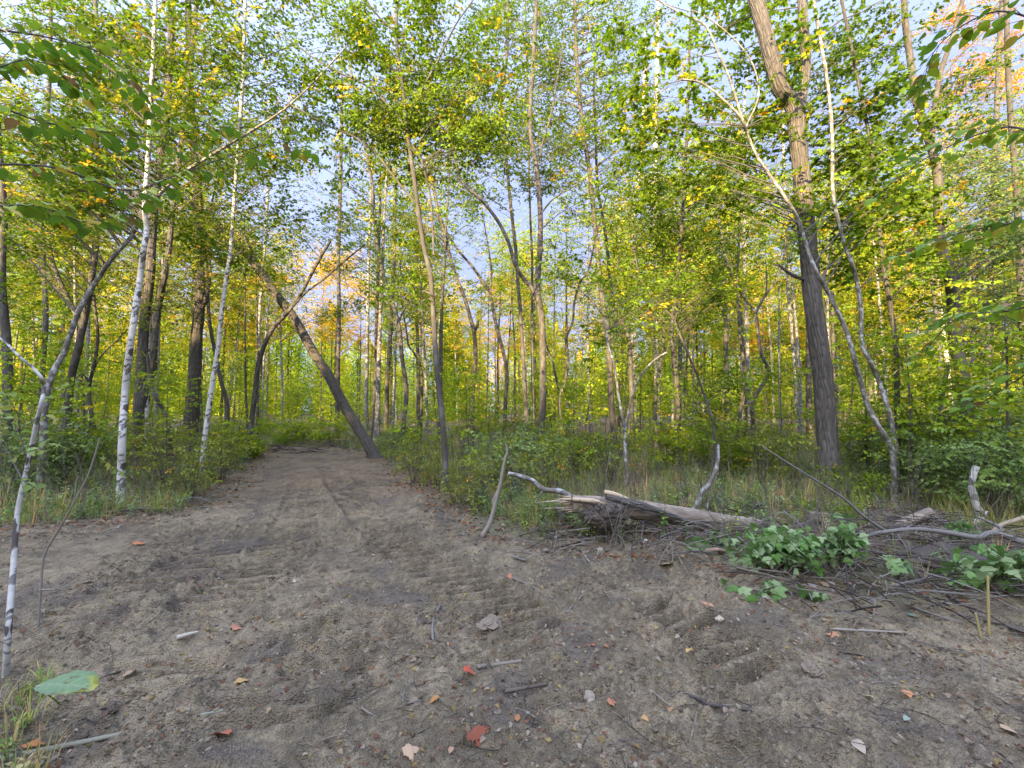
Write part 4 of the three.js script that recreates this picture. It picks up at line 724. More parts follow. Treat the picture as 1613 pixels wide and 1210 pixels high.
  stick('birch_log', 'white lichen spotted zigzag birch log leaning among the right shrubs', 'log', [[1520, 850], [1528, 833], [1546, 813], [1537, 795], [1535, 784], [1530, 762], [1538, 735]], [10, 9], BARK.birch, { depth: 6.4, segs: 12, forks: [[2, [[1556, 806]], [9, 3]]] });
  stick('branch', 'thin bare twig crossing the lower right brush to the corner of the bank', 'twig', [[1418, 890, 0.1], [1460, 925, 0.05], [1510, 955, 0.03], [1560, 985, 0.02], [1620, 1002, 0.01]], [3, 6], BROWN);
  stick('stalk', 'thin yellow stalk standing upright at the lower right', 'stalk', [[1558, 1000], [1557, 950], [1556, 907]], [4, 3], flat(0.302, 0.238, 0.086), { depth: 3.15 });
  stick('stalk', 'short pale stub standing in the dirt at the right', 'stalk', [[1547, 1066], [1547, 1050], [1547, 1034]], [4, 3], PALE, { depth: 2.68 });
  stick('stalk', 'short yellow stalk left of the upright yellow stalk', 'stalk', [[1545, 1005], [1541, 985], [1537, 966]], [4, 3], flat(0.288, 0.245, 0.108), { depth: 3.1 });
  stick('stalk', 'little pale stub between the cut leaf piles', 'stalk', [[1376, 980], [1377, 962], [1378, 945]], [3, 3], PALE, { depth: 3.35 });
  stick('branch', 'dark log piece across the floor right of the bent pale stick', 'branch', [[1145, 806, 0.04], [1200, 803, 0.06], [1240, 797, 0.07], [1280, 786, 0.06]], [6, 4], DARKSTICK);
  stick('branch', 'short pale brown stick beside the cut leaf pile, left end', 'stick', [[1112, 873, 0.02], [1130, 872, 0.03], [1147, 875, 0.02]], [7, 5], flat(0.259, 0.187, 0.122));
  // mound in place of the hollow at right, shade put into its colour
  const e = at(1486, 893, 4.65), mound = thing('hollow_mound', 'dark earth mound with roots standing for the hollow under the long grey branch', 'earth', e), mg = new THREE.IcosahedronGeometry(1, 6), mp = mg.attributes.position;
  for (let i = 0; i < mp.count; i++) { const v = V(mp.getX(i), mp.getY(i), mp.getZ(i)), k = 0.55 + 0.9 * fbm(v.x * 2.2 + 5 + v.z, v.y * 2.6 + 7 - v.z * 1.4, 5, 211); mp.setXYZ(i, v.x * k * 0.48, v.y * k * 0.16 + 0.05, v.z * k * 0.26); } mg.computeVertexNormals();
  mesh('soil', mg, flat(0.054, 0.042, 0.030), mound);
  for (let i = 0; i < 30; i++) { const a = V(rr(-0.42, 0.42), rr(-0.02, 0.12), rr(0.02, 0.18)), b = a.clone().add(V(rr(-0.2, 0.2), rr(-0.16, 0.06), rr(0, 0.14))); mesh('root', bezTube(a, a.clone().lerp(b, 0.5).add(V(0, rr(0, 0.06), 0.04)), b, rr(0.003, 0.007), 0.0015, 5, 6), i % 2 ? DARKSTICK : BROWN, mound); }
  // fine dead twigs in front of the log
  const f = hit(1056, 862), fan = thing('dead_twigs', 'fan of bare tan twigs in front of the fallen log', 'twigs', f);
  for (const [x, y, h] of [[1030, 905, 0], [1058, 890, 0.02], [1098, 925, 0], [1076, 893, 0], [1045, 880, 0.01], [1110, 886, 0.02], [1020, 872, 0.03], [1090, 845, 0.1], [1065, 812, 0.2], [1050, 830, 0.16]]) { const b = hit(x, y); b.y += h; b.sub(f); const m = b.clone().multiplyScalar(0.5).add(V(rr(-0.03, 0.03), 0.06, 0)); mesh('twig', bezTube(V(0, 0.03, 0), m, b, 0.006, 0.003, 5, 8), flat(0.216, 0.169, 0.115), fan); }
}
// loose sticks, each by its own place
const LOOSE = [
  ['long mossy stick lying at the lower left corner', [[-20, 1205], [60, 1187], [117, 1175], [170, 1163], [228, 1151], [285, 1135], [352, 1120]], [10, 4], flat(0.187, 0.180, 0.130)],
  ['thin pale twig arching up beside the sapling at left', [[60, 988], [64, 929], [70, 875], [90, 838], [113, 798], [137, 752], [150, 715], [157, 690]], [3.5, 2], PALE, { depth: 3.1, forks: [[1, [[85, 928], [112, 913]], [3, 1.5]], [4, [[117, 785], [120, 760], [124, 750]], [2.5, 1.5]]] }],
  ['thin curved twig on the dirt left of center', [[538, 1066], [562, 1058], [580, 1044], [591, 1022]], [3, 2.4], GREY],
  ['forked grey root in the middle of the dirt', [[682, 1010], [681, 992], [684, 972], [692, 955], [668, 972], [655, 978]], [4, 5], GREY],
  ['brown stick next to the red leaf in the middle', [[752, 1053], [775, 1050], [800, 1046], [822, 1043]], [6, 5], STICK],
  ['dark brown stick below the stick beside the red leaf', [[796, 1091], [815, 1088], [840, 1083], [862, 1079]], [6, 4], BROWN],
  ['long thin twig at the lower right of center', [[1024, 1088], [1045, 1105], [1065, 1122], [1082, 1138]], [3, 2], STICK],
  ['thin straight twig pointing to the tread marks in the center', [[801, 909], [825, 919], [850, 931], [872, 944]], [3, 2], GREY],
  ['straight stick at the edge of the litter right of the track', [[757, 868], [790, 874], [828, 884]], [4, 3], GREY],
  ['pale stick crossing the straight stick at the litter edge', [[768, 862], [785, 850], [803, 832]], [3, 2], STICK],
  ['black bent root under the deep tread marks', [[1072, 1094], [1095, 1101], [1115, 1111], [1145, 1116], [1183, 1120]], [6, 4], DARKSTICK],
  ['bent pale twig at the litter edge left of the log', [[914, 842], [914, 860], [920, 874], [928, 886]], [3.5, 2.5], PALE],
  ['white straight stick on the dirt right of the deep tread marks', [[1284, 992, 0.01], [1320, 996, 0.015], [1360, 998, 0.015], [1425, 1000, 0.01]], [4, 3], PALE],
  ['dark short stick below the white straight stick', [[1302, 1023], [1330, 1029], [1370, 1036]], [4, 3], DARKSTICK],
  ['grey stick at the left edge of the cut leaf pile', [[1275, 974], [1300, 970], [1332, 967]], [4, 3], GREY],
  ['thin twig lying below the right leaf pile', [[1424, 952], [1460, 965], [1500, 978], [1540, 985]], [3, 2], GREY],
  ['curled pale twig on the dirt near the left center', [[434, 885], [436, 868], [445, 856], [462, 846]], [3, 2], GREY],
  ['small tan twig at the lower left of center', [[557, 1107], [575, 1120], [592, 1130]], [3, 2], STICK],
  ['looped pale twig near the round stone', [[634, 1106], [637, 1090], [645, 1078], [658, 1073]], [2.6, 2], GREY],
  ['short twig upright below the deep tread marks', [[1086, 1172], [1092, 1150], [1098, 1122]], [3.4, 2], STICK],
  ['weathered stick at the lower right half buried in the dirt', [[1272, 1122], [1290, 1138], [1312, 1148]], [6, 4], GREY],
  ['short pale stick in the dirt center right', [[985, 968], [989, 955]], [5, 4], flat(0.259, 0.202, 0.144)],
  ['twig leaning across the litter right of center', [[893, 966], [905, 952], [917, 939]], [3, 2], GREY],
  ['bare twig on the floor left of the white birch foot', [[0, 812, 0.02], [40, 806, 0.03], [90, 800, 0.02]], [3, 2], GREY],
  ['dark stick lying in the grass left of the white birch', [[165, 812, 0.02], [220, 806, 0.03], [270, 812, 0.01]], [3, 2], DARKSTICK],
  ['pale splintered chip in front of the dark hole in the dirt', [[278, 1010, 0.01], [296, 1006, 0.02], [312, 1001, 0.02]], [8, 3], flat(0.36, 0.32, 0.24), { bump: 0.4 }],
  ['fallen bar of wood between the two pale speckled trunks', [[325, 682], [360, 688], [392, 693]], [4, 3], BROWN, { depth: 14 }],
];
for (const [label, px, w, m, o] of LOOSE) stick('fallen_stick', label, 'stick', px, w, m, o);
{ // brush heaps
  const heap = (px, py, W, H, n, label, m, thick = 1) => { const c = hit(px, py), g = thing('brush_heap', label, 'brush heap', c); for (let i = 0; i < n; i++) { const a = V(rr(-W, W), rr(0, H), rr(-0.5, 0.5)), az = rr(-0.7, 0.7), l = rr(0.4, 1.1) * Math.sqrt(thick), b = a.clone().add(V(Math.cos(az) * l * (i % 2 ? 1 : -1), rr(-0.2, 0.2), Math.sin(az) * l)); b.y = clamp(b.y, 0, H); mesh('stick', bezTube(a, a.clone().lerp(b, 0.5).add(V(0, rr(0, 0.12), 0)), b, rr(0.012, 0.035) * thick, 0.005 * thick, 6, 6), m[i % m.length], g); } };
  heap(482, 712, 1.3, 0.38, 34, 'dark brush heap at the far end of the dirt track', [DARKSTICK, BROWN, DARKSTICK]);
  heap(166, 712, 1.0, 0.55, 26, 'dark heap of dead roots behind the white birch', [DARKSTICK, BROWN]);
  heap(300, 800, 0.45, 0.16, 16, 'little pile of grey dead twigs on the left verge', [GREY, BROWN, DARKSTICK], 0.3);
  heap(1420, 862, 0.9, 0.24, 64, 'loose pile of broken branches behind the cut leaves at right', [GREY, BROWN, STICK, DARKSTICK], 0.32);
  heap(1085, 848, 0.65, 0.2, 56, 'tangle of fine broken twigs in front of the fallen log', [STICK, GREY, BROWN], 0.22);
  heap(1290, 858, 0.6, 0.22, 40, 'fine bare twigs poking out behind the large leaf heap', [GREY, STICK, BROWN], 0.22);
  heap(880, 868, 0.5, 0.06, 18, 'scatter of dry twigs between the leaning stick and the log', [STICK, GREY, BROWN], 0.22);
}
// ---------------------------------------------------------------- leaves large enough to pick apart
const bladeGeo = (out, W, fold, curl, seed) => { const b = buf(); leaf(b, new THREE.Matrix4(), 1, W, out, null, fold, curl); const R = mulberry(seed); for (let i = 0; i < b.pos.length / 3; i++) { const x = b.pos[i * 3], z = b.pos[i * 3 + 2]; b.pos[i * 3 + 1] += 0.10 * (vnoise(x * 3 + seed, z * 3 + 4, seed) - 0.5) - 0.25 * curl * z * z * (R() * 0.2 + 0.9); } return done(b); };
const MAPLE = [bladeGeo('maple', 1, 0.12, 0.35, 1), bladeGeo('maple', 1.05, 0.35, 0.6, 2), bladeGeo('maple', 0.95, -0.25, 0.25, 3)];
const LARGE = [bladeGeo('large', 1, 0.22, 0.2, 4), bladeGeo('large', 1.1, 0.1, 0.35, 5), bladeGeo('large', 0.95, 0.3, 0.1, 6)];
const GREENS = [[0.15, 0.26, 0.015], [0.19, 0.30, 0.018], [0.11, 0.21, 0.018], [0.27, 0.34, 0.02]].map((c) => leafMaterial(...c, 0.4));
const WILT = [[0.13, 0.25, 0.05], [0.19, 0.30, 0.10], [0.10, 0.20, 0.035], [0.27, 0.36, 0.16]].map((c) => leafMaterial(...c, 0.4));
const YELLOWED = leafMaterial(0.40, 0.30, 0.03), BROWNED = leafMaterial(0.22, 0.13, 0.04);
function leafPart(parent, geo, mat, p, size, euler) { const m = mesh('leaf', geo, mat, parent); m.position.copy(p); m.rotation.set(euler[0], euler[1], euler[2], 'YXZ'); m.scale.setScalar(size); return m; }
// cut leafy branches lying on the right bank
function cutBranch(label, px, py, reach, n, size, H, dirs, kind = 'cut_branch') {
  const c = hit(px, py), g = thing(kind, label, 'branch', c);
  for (const [dx, dz] of dirs) {
    const end = V(dx, 0, dz); end.y = groundY(c.x + dx, c.z + dz) - c.y + H * rr(0.3, 0.8); const mid = end.clone().multiplyScalar(0.5).add(V(0, H * 0.8, 0));
    mesh('stem', bezTube(V(0, 0.02, 0), mid, end, 0.009, 0.003, 6, 10), BROWN, g);
    for (let i = 0; i < n / dirs.length; i++) {
      const t = rr(0.15, 1.05), p = bez(V(0, 0.02, 0), mid, end, t).add(V(rr(-1, 1), rr(-0.5, 0.8), rr(-1, 1)).multiplyScalar(reach * 0.24));
      p.y = Math.max(p.y, groundY(c.x + p.x, c.z + p.z) - c.y + 0.03);
      const stem = bez(V(0, 0.02, 0), mid, end, Math.max(0, t - 0.06));
      mesh('leaf_stalk', bezTube(stem, stem.clone().lerp(p, 0.5).add(V(0, 0.03, 0)), p, 0.002, 0.0012, 3, 4), GREENS[2], g);
      leafPart(g, MAPLE[i % 3], WILT[(i * 7 + (i >> 2)) % 4], p, size * rr(0.65, 1.15), [rr(-0.5, 0.5), rr(0, 6.28), rr(-1.15, -0.1)]);
    }
  }
}
cutBranch('large heap of fresh green maple leaves on a cut branch right of the dirt', 1235, 900, 0.72, 330, 0.078, 0.38, [[-0.5, 0.05], [-0.25, 0.2], [0.0, 0.15], [0.25, 0.14], [0.45, -0.02], [0.05, -0.2], [-0.2, -0.15]]);
cutBranch('green leaves standing up at right end of the large leaf heap', 1325, 900, 0.5, 100, 0.078, 0.42, [[0.05, 0.1], [0.12, -0.05], [-0.06, 0.05]]);
cutBranch('small green leaf bunch left of the large leaf heap', 1125, 862, 0.4, 34, 0.11, 0.18, [[-0.2, 0.05], [0.15, 0.0]]);
cutBranch('flattened green leaves lying in front of the large leaf heap', 1225, 938, 0.5, 30, 0.10, 0.03, [[-0.3, 0.05], [0.3, 0.08]]);
cutBranch('wilted green leaf heap at the right border below the grey stick', 1565, 935, 0.65, 170, 0.085, 0.38, [[-0.25, -0.05], [0.1, 0.12], [0.35, 0.0], [0.45, 0.2]]);
cutBranch('lone drooping leaf tuft between the two leaf heaps', 1415, 918, 0.2, 9, 0.12, 0.24, [[0.01, 0.02]]);
cutBranch('pale green leaf bunch under the zigzag birch log', 1505, 862, 0.4, 30, 0.12, 0.28, [[-0.12, 0.03], [0.15, 0.0]]);
cutBranch('green leaves on the second log below the big furrowed trunk', 1315, 836, 0.4, 24, 0.11, 0.22, [[0.1, 0.02], [-0.12, 0.02]]);
cutBranch('leafy sprig hanging on the low left of the big furrowed trunk', 1185, 770, 0.35, 14, 0.13, 0.3, [[0.03, 0.02]]);
// a big leafed weed at the lower left
{
  const c = hit(100, 1115), g = thing('broad_leaf_weed', 'one very large pale green leaf with a yellow tip at the lower left', 'leaf', c);
  const b = at(52, 1080, 2.2), t = at(142, 1074, 2.15);
  // a blade of its own: veins pressed in, a wavy torn edge, the tip half yellow
  const X = t.clone().sub(b).normalize(), N = V(0.1, 0.93, 0.30).sub(X.clone().multiplyScalar(V(0.1, 0.93, 0.30).dot(X))).normalize(), Z = X.clone().cross(N), lb = buf(), NU = 44, NV = 20, len = b.distanceTo(t);
  for (let i = 0; i <= NU; i++) for (let k = 0; k <= NV; k++) {
    const u = i / NU, v = k / NV * 2 - 1, half = (0.25 * Math.pow(Math.sin(Math.PI * Math.pow(u, 1.25) * 0.86 + 0.02), 0.9) + 0.008) * (1 + 0.10 * (fbm(u * 14, v > 0 ? 3 : 9, 3, 401) - 0.5) * 2 - 0.25 * sstep(0.80, 0.93, u) * sstep(0.45, 0.6, vnoise(u * 9, v * 2 + 5, 404)));
    const y = v * half, vein = Math.abs(((u - Math.abs(y) * 0.9) * 9) % 1 - 0.5), rib = Math.exp(-((y / 0.02) ** 2));
    const h = 0.10 * Math.abs(v) * half * 2 - 0.28 * (u - 0.3) * (u - 0.3) + 0.10 * v * v * v * u + 0.016 * (vein - 0.25) * sstep(0.02, 0.1, Math.abs(y)) - 0.008 * rib + 0.03 * (fbm(u * 4, v * 2 + 8, 3, 402) - 0.5);
    const p = X.clone().multiplyScalar(u * len).addScaledVector(N, h * len).addScaledVector(Z, y * len * 1.0); lb.pos.push(p.x, p.y, p.z);
    const yel = sstep(0.72, 0.95, u + (fbm(u * 6, v * 3, 3, 403) - 0.5) * 0.5), pale = Math.max(rib, 1 - sstep(0.02, 0.09, vein)) * 0.5, c = mix3(mix3([0.20, 0.31, 0.155], [0.32, 0.41, 0.24], pale), [0.42, 0.44, 0.10], yel), n = 0.85 + 0.3 * fbm(u * 30, v * 12, 3, 405); const sp = sstep(0.66, 0.72, fbm(u * 9 + 3, v * 4 + 6, 3, 409)), brown = [0.16, 0.11, 0.05]; for (let z = 0; z < 3; z++) c[z] = lerp(c[z], brown[z], sp * 0.8); lb.col.push(c[0] * n, c[1] * n, c[2] * n);
  }
  for (let i = 0; i < NU; i++) for (let k = 0; k < NV; k++) { const a = i * (NV + 1) + k, e = a + NV + 1; lb.idx.push(a, a + 1, e, e, a + 1, e + 1); }
  const m = mesh('leaf', done(lb), LEAF, g); m.position.copy(b.clone().sub(c));
  mesh('stem', bezTube(V(0, 0, 0), b.clone().sub(c).multiplyScalar(0.5).add(V(-0.02, 0.03, 0)), b.clone().sub(c), 0.005, 0.003, 5, 8), GREENS[1], g);
}
// overhanging branches close to the camera; each leaf is a part, on a tree that stands just outside the frame
function overhang(label, foot, line, sprigs, leafSize, tint) {
  const f = V(foot[0], 0, foot[1]); f.y = groundY(f.x, f.z) - 0.1;
  const g = thing('overhanging_tree', label, 'tree', f);
  const [Q, S] = smoothPath([V(0, 0, 0), V(0.05, 1.5, 0), V(0, 3, 0.05), V(0.1, 5, 0), V(0.1, 7.5, 0.1)], [0.07, 0.06, 0.05, 0.04, 0.015], 24); mesh('trunk', tube(Q, S, 12, { bump: 0.08 }), BARK.smooth, g);
  for (const l of line) {
    const P = l.map(([x, y, d]) => at(x, y, d).sub(f)), a = V(0.03, Math.max(0.8, P[0].y - 0.3), 0); P.unshift(a);
    const [q, s] = smoothPath(P, P.map((_, i) => lerp(0.009, 0.0018, i / (P.length - 1))), 40); mesh('branch', tube(q, s, 7, { bump: 0.05 }), TWIG, g);
    const n = sprigs;
    for (let i = 0; i < n; i++) {
      const t = 0.22 + 0.78 * i / (n - 1), k = Math.min(39, Math.floor(t * 40)), p = q[k].clone().lerp(q[k + 1], t * 40 - k), dir = q[k + 1].clone().sub(q[k]).normalize(), sd = i % 2 ? 1 : -1;
      const side = V(-dir.z, 0, dir.x).multiplyScalar(sd).add(dir.clone().multiplyScalar(0.8)).normalize(), tip = p.clone().addScaledVector(side, rr(0.10, 0.26)).add(V(0, rr(-0.06, 0.03), 0));
      mesh('twig', bezTube(p, p.clone().lerp(tip, 0.5).add(V(0, 0.015, 0)), tip, 0.0025, 0.0012, 3, 4), TWIG, g);
      for (let j = 0; j < 3; j++) { const o = p.clone().lerp(tip, 0.4 + 0.3 * j), yaw = Math.atan2(-side.z, side.x) + (j === 2 ? 0 : (j ? 0.9 : -0.9)) + rr(-0.2, 0.2); leafPart(g, LARGE[(i + j) % 3], (i * 3 + j) % 17 === 5 ? YELLOWED : (i * 3 + j) % 41 === 7 ? BROWNED : tint[(i + 2 * j) % tint.length], o, leafSize * rr(0.7, 1.15), [rr(-0.45, 0.45), yaw, rr(-0.55, 0.05)]); }
    }
  }
  return g;
}
overhang('tree beyond the left border whose large leaves hang in front of the birches', [-3.9, -2.2], [
  [[-60, 150, 2.6], [60, 190, 2.9], [150, 205, 3.2], [250, 215, 3.4], [340, 190, 3.5]], [[-60, 260, 2.6], [90, 265, 3.0], [200, 300, 3.2], [280, 275, 3.4], [430, 225, 3.6], [470, 225, 3.7]],
  [[-60, 330, 2.7], [60, 325, 3.0], [140, 350, 3.2], [260, 300, 3.5]], [[-60, 40, 2.7], [80, 60, 3.0], [170, 90, 3.3], [230, 150, 3.5]], [[-60, 120, 2.8], [50, 95, 3.1], [120, 120, 3.3]],
], 21, 0.105, GREENS);
overhang('tree beyond the right border whose large dark leaves reach in at the upper right', [4.6, -2.3], [
  [[1680, 230, 2.6], [1590, 200, 2.8], [1520, 220, 3.0], [1450, 255, 3.2], [1400, 300, 3.4]], [[1680, 40, 2.7], [1560, 20, 2.9], [1480, 70, 3.1], [1450, 140, 3.2]], [[1680, 330, 2.7], [1600, 350, 3.0], [1500, 370, 3.2], [1420, 400, 3.4]],
  [[1680, 470, 2.7], [1590, 490, 3.0], [1510, 500, 3.3], [1450, 560, 3.5]], [[1680, 560, 2.8], [1600, 600, 3.1], [1540, 640, 3.4]],
], 20, 0.092, GREENS);
// fallen leaves on the dirt
const FALLEN = [
  ['large tan maple leaf at the bottom of the dirt', 650, 1184, 26, 'maple', [0.52, 0.36, 0.22]], ['large rust red maple leaf right of the tan maple leaf', 755, 1168, 32, 'maple', [0.27, 0.085, 0.045]], ['small dark red leaf just above the rust red maple leaf', 763, 1150, 14, 'maple', [0.22, 0.06, 0.04]],
  ['bright red leaf beside the brown stick in the middle', 739, 1061, 17, 'maple', [0.48, 0.10, 0.05]], ['curled orange leaf near the round stone', 684, 1104, 15, 'large', [0.45, 0.22, 0.07]], ['brown leaf between the rust red maple leaf and the red leaf, right side', 815, 1136, 13, 'large', [0.38, 0.19, 0.08]],
  ['big pale yellow leaf below the fan of tan twigs', 1043, 892, 27, 'maple', [0.66, 0.55, 0.24]], ['white dried leaf standing below the stripped white wood', 1017, 856, 13, 'large', [0.62, 0.58, 0.50]], ['yellow brown leaf in the left foreground', 380, 1073, 20, 'maple', [0.50, 0.34, 0.12]],
  ['reddish orange long leaf at the lower left', 347, 1160, 32, 'large', [0.42, 0.13, 0.06]], ['orange leaf in the weeds at the lower left corner', 55, 1172, 24, 'maple', [0.50, 0.20, 0.07]], ['tan curled leaf right of the very large leaf', 203, 1068, 20, 'large', [0.42, 0.28, 0.17]],
  ['orange leaf on the dirt at the upper left', 224, 858, 20, 'maple', [0.50, 0.19, 0.07]], ['tan leaf at the far left of the dirt', 134, 920, 18, 'large', [0.46, 0.34, 0.2]], ['salmon leaf beside the dark hole', 375, 991, 16, 'maple', [0.52, 0.24, 0.15]],
  ['orange ball like curled leaf right of the center', 1115, 957, 13, 'maple', [0.52, 0.28, 0.15]], ['yellow round leaf left of the deep tread marks', 1084, 1028, 11, 'large', [0.55, 0.36, 0.12]], ['tan curled leaf right of the deep tread marks', 1250, 1014, 12, 'large', [0.5, 0.36, 0.2]],
  ['orange brown leaf above the dark short stick', 1310, 1004, 16, 'maple', [0.45, 0.23, 0.12]], ['orange leaf at the right foreground', 1432, 1097, 13, 'maple', [0.52, 0.25, 0.12]], ['pale wood chip in the lower right foreground', 1353, 1180, 22, 'large', [0.44, 0.37, 0.27]],
  ['tan leaf left of the orange leaf at the right foreground', 1369, 1103, 15, 'large', [0.48, 0.36, 0.18]], ['pale bluish green leaf at the lower right', 1428, 1137, 13, 'large', [0.28, 0.34, 0.26]], ['tan leaf at the right border of the dirt', 1592, 1153, 22, 'large', [0.48, 0.34, 0.2]],
  ['green flat leaf at the foot of the right leaf heap', 1441, 973, 18, 'large', [0.16, 0.22, 0.15]], ['red small leaf right of center', 932, 1019, 9, 'maple', [0.50, 0.13, 0.06]], ['orange small leaf next to the small red leaf', 956, 1021, 8, 'maple', [0.46, 0.20, 0.10]],
  ['brown leaf on the dirt at the bottom center, left of the tan maple leaf', 710, 1187, 12, 'large', [0.42, 0.26, 0.16]], ['orange brown leaf near the lower center right', 965, 1110, 13, 'maple', [0.46, 0.20, 0.11]], ['yellow sliver leaf near the bottom right of center', 1016, 1136, 11, 'large', [0.5, 0.3, 0.12]],
  ['ocher leaf at the bottom right of center', 1056, 1122, 13, 'large', [0.42, 0.24, 0.12]], ['tan leaf on the upper track near the right verge', 590, 876, 9, 'large', [0.5, 0.36, 0.24]], ['pale leaf on the track below the leaning trunk', 570, 785, 10, 'maple', [0.56, 0.44, 0.3]],
  ['orange leaf in the middle of the track', 805, 912, 10, 'maple', [0.48, 0.2, 0.1]], ['rust leaf under the right leaf heap', 1150, 911, 15, 'large', [0.34, 0.13, 0.05]], ['yellow leaf on the bank above the large leaf heap', 1211, 840, 10, 'maple', [0.6, 0.4, 0.08]], ['brown leaf on the right bank beside the lone leaf tuft', 1398, 934, 12, 'large', [0.44, 0.24, 0.1]],
];
for (const [label, px, py, size, out, c] of FALLEN) {
  const p = hit(px, py), s = metres(size, -p.z) * (out === 'maple' ? 0.95 : 1.05), m = mesh(label.includes('wood chip') ? 'wood_chip' : 'fallen_leaf', (out === 'maple' ? MAPLE : LARGE)[Math.floor(rr(0, 3))], leafMaterial(c[0] * 0.72, c[1] * 0.70, c[2] * 0.68, 0.12));
  const yaw = rr(0, 6.28); p.y += 0.012 + s * 0.1; m.position.copy(p).add(V(-Math.cos(yaw) * s * 0.5, 0, Math.sin(yaw) * s * 0.5)); m.rotation.set(rr(-0.2, 0.35), yaw, rr(-0.05, 0.2), 'YXZ'); m.scale.setScalar(s);
  tag(m, label, label.includes('wood chip') ? 'wood chip' : 'leaf');
}
// stones and clods
const CLOD = [0, 1, 2].map((k) => { const g = new THREE.IcosahedronGeometry(1, 9), p = g.attributes.position; for (let i = 0; i < p.count; i++) { const v = V(p.getX(i), p.getY(i), p.getZ(i)), q = fbm(v.x * 1.6 + 7 + v.z + k * 9, v.y * 1.6 + 5 - v.z * 1.3, 3, 220 + k), r = 0.55 + 0.5 * q + 0.25 * sstep(0.48, 0.56, q) + 0.22 * (fbm(v.x * 6 + 20 + v.z * 3, v.y * 6 + 9 - v.z * 4, 3, 240 + k) - 0.5); p.setXYZ(i, v.x * r, v.y * r * 0.7, v.z * r * 0.85); } g.computeVertexNormals(); return g; });
for (const [label, name, px, py, w, c] of [['round grey stone half sunk left of the brown sticks', 'stone', 652, 1113, 22, [0.23, 0.20, 0.165]], ['big lumpy clod right of the deep tread marks', 'soil_clod', 1281, 1058, 28, [0.24, 0.205, 0.17]], ['whitish clod in the lower right of center', 'soil_clod', 927, 1101, 20, [0.36, 0.33, 0.28]],
  ['dark clod in the middle beside the forked root', 'soil_clod', 668, 980, 26, [0.13, 0.11, 0.09]], ['broken clod right of the dark clod in the middle', 'soil_clod', 770, 988, 34, [0.24, 0.205, 0.17]], ['clod of earth at the lower left beside the mossy stick', 'soil_clod', 172, 1122, 26, [0.12, 0.1, 0.085]], ['white pebble on the left side of the track', 'stone', 370, 895, 8, [0.6, 0.57, 0.52]], ['tan pebble on the track left of the verge', 'stone', 606, 828, 8, [0.55, 0.46, 0.36]], ['pale pebble right of the curled twig', 'stone', 464, 916, 7, [0.62, 0.6, 0.58]], ['pale pebble on the bank below the fan of twigs', 'stone', 1133, 976, 11, [0.52, 0.46, 0.38]]]) {
  const p = hit(px, py), r = metres(w, -p.z) / 2, m = tag(mesh(name, CLOD[px % 3], flat(c[0] * 0.66, c[1] * 0.60, c[2] * 0.50, 0.97)), label, name.replace('_', ' ')); p.y += r * 0.25; m.position.copy(p); m.scale.set(r * 1.15, r, r); m.rotation.y = rr(0, 6);
}
// ---------------------------------------------------------------- what nobody would count: grass, weeds, litter, crumbs
function scatter(name, label, geos, mat, n, pick, colour) {            // pick() -> [x, z, scale, lift, tilt] or null
  const lists = geos.map(() => []), m = new THREE.Matrix4(), q = new THREE.Quaternion(), c = new THREE.Color(); let made = 0, tries = 0;
  while (made < n && tries++ < n * 12) { const s = pick(); if (s) { lists[made % geos.length].push(s); made++; } }
  const root = geos.length > 1 ? tag(new THREE.Group(), label, null, null, 'stuff') : null; if (root) { root.name = name; scene.add(root); }
  lists.forEach((list, k) => {
    if (!list.length) return;
    const im = new THREE.InstancedMesh(geos[k], mat, list.length); im.name = root ? 'patch' : name; im.castShadow = im.receiveShadow = true;
    list.forEach(([x, z, s, lift = 0, tilt = 0.1, sy = 1], i) => { q.setFromEuler(new THREE.Euler(rr(-tilt, tilt), rr(0, 6.283), rr(-tilt, tilt), 'XYZ')); m.compose(V(x, groundY(x, z) + lift, z), q, V(s, s * sy, s)); im.setMatrixAt(i, m); im.setColorAt(i, c.setRGB(...colour())); });
    tag(im, root ? null : label, null, null, 'stuff'); (root ?? scene).add(im);
  });
}
const wedge = (d0, d1, bias = 1) => { const d = lerp(d0, d1, Math.pow(rnd(), bias)), x = rr(-1.28, 1.28) * d; return [x, -d]; };
const tuft = (seed, n, H, wild, w = 0.006) => {
  const R = mulberry(seed), b = buf();
  for (let i = 0; i < n; i++) {
    const a = R() * 6.283, r = R() * 0.09, h = H * (0.5 + R() * 0.6), l = wild * h * (0.3 + R()), x = Math.cos(a), z = Math.sin(a), s = b.pos.length / 3, v = 0.7 + R() * 0.6, y = R() < 0.25 ? 1.5 : 1;
    for (const [t, ww] of [[0, 1], [0.45, 0.85], [0.8, 0.5], [1, 0.02]]) for (const sd of [1, -1]) { b.pos.push(x * (r + l * t * t) - z * ww * w * sd, h * (t - 0.25 * wild * t * t), z * (r + l * t * t) + x * ww * w * sd); b.col.push(v * y, v, v * 0.8); }
    for (let k = 0; k < 3; k++) { const e = s + k * 2; b.idx.push(e, e + 1, e + 2, e + 2, e + 1, e + 3); }
  }
  return done(b);
};
const weed = (seed, n, H, L) => {
  const R = mulberry(seed), b = buf();
  for (let k = 0; k < 3; k++) {
    const a = R() * 6.283, e = V(Math.cos(a) * H * 0.35, H * (0.7 + R() * 0.4), Math.sin(a) * H * 0.35); twigInto(b, [V(0, -0.02, 0), e.clone().multiplyScalar(0.5).add(V(0, H * 0.08, 0)), e], 0.002, [0.9, 0.7, 0.6]);
    for (let i = 0; i < n / 3; i++) { const t = 0.2 + R() * 0.8, v = 0.7 + R() * 0.6; leaf(b, T4(e.x * t, e.y * t, e.z * t).multiply(E((R() - 0.5), R() * 6.28, (R() - 0.6))), L * (0.6 + R() * 0.7), 1, 'ovate', [v, v, v * 0.9]); }
  }
  return done(b);
};
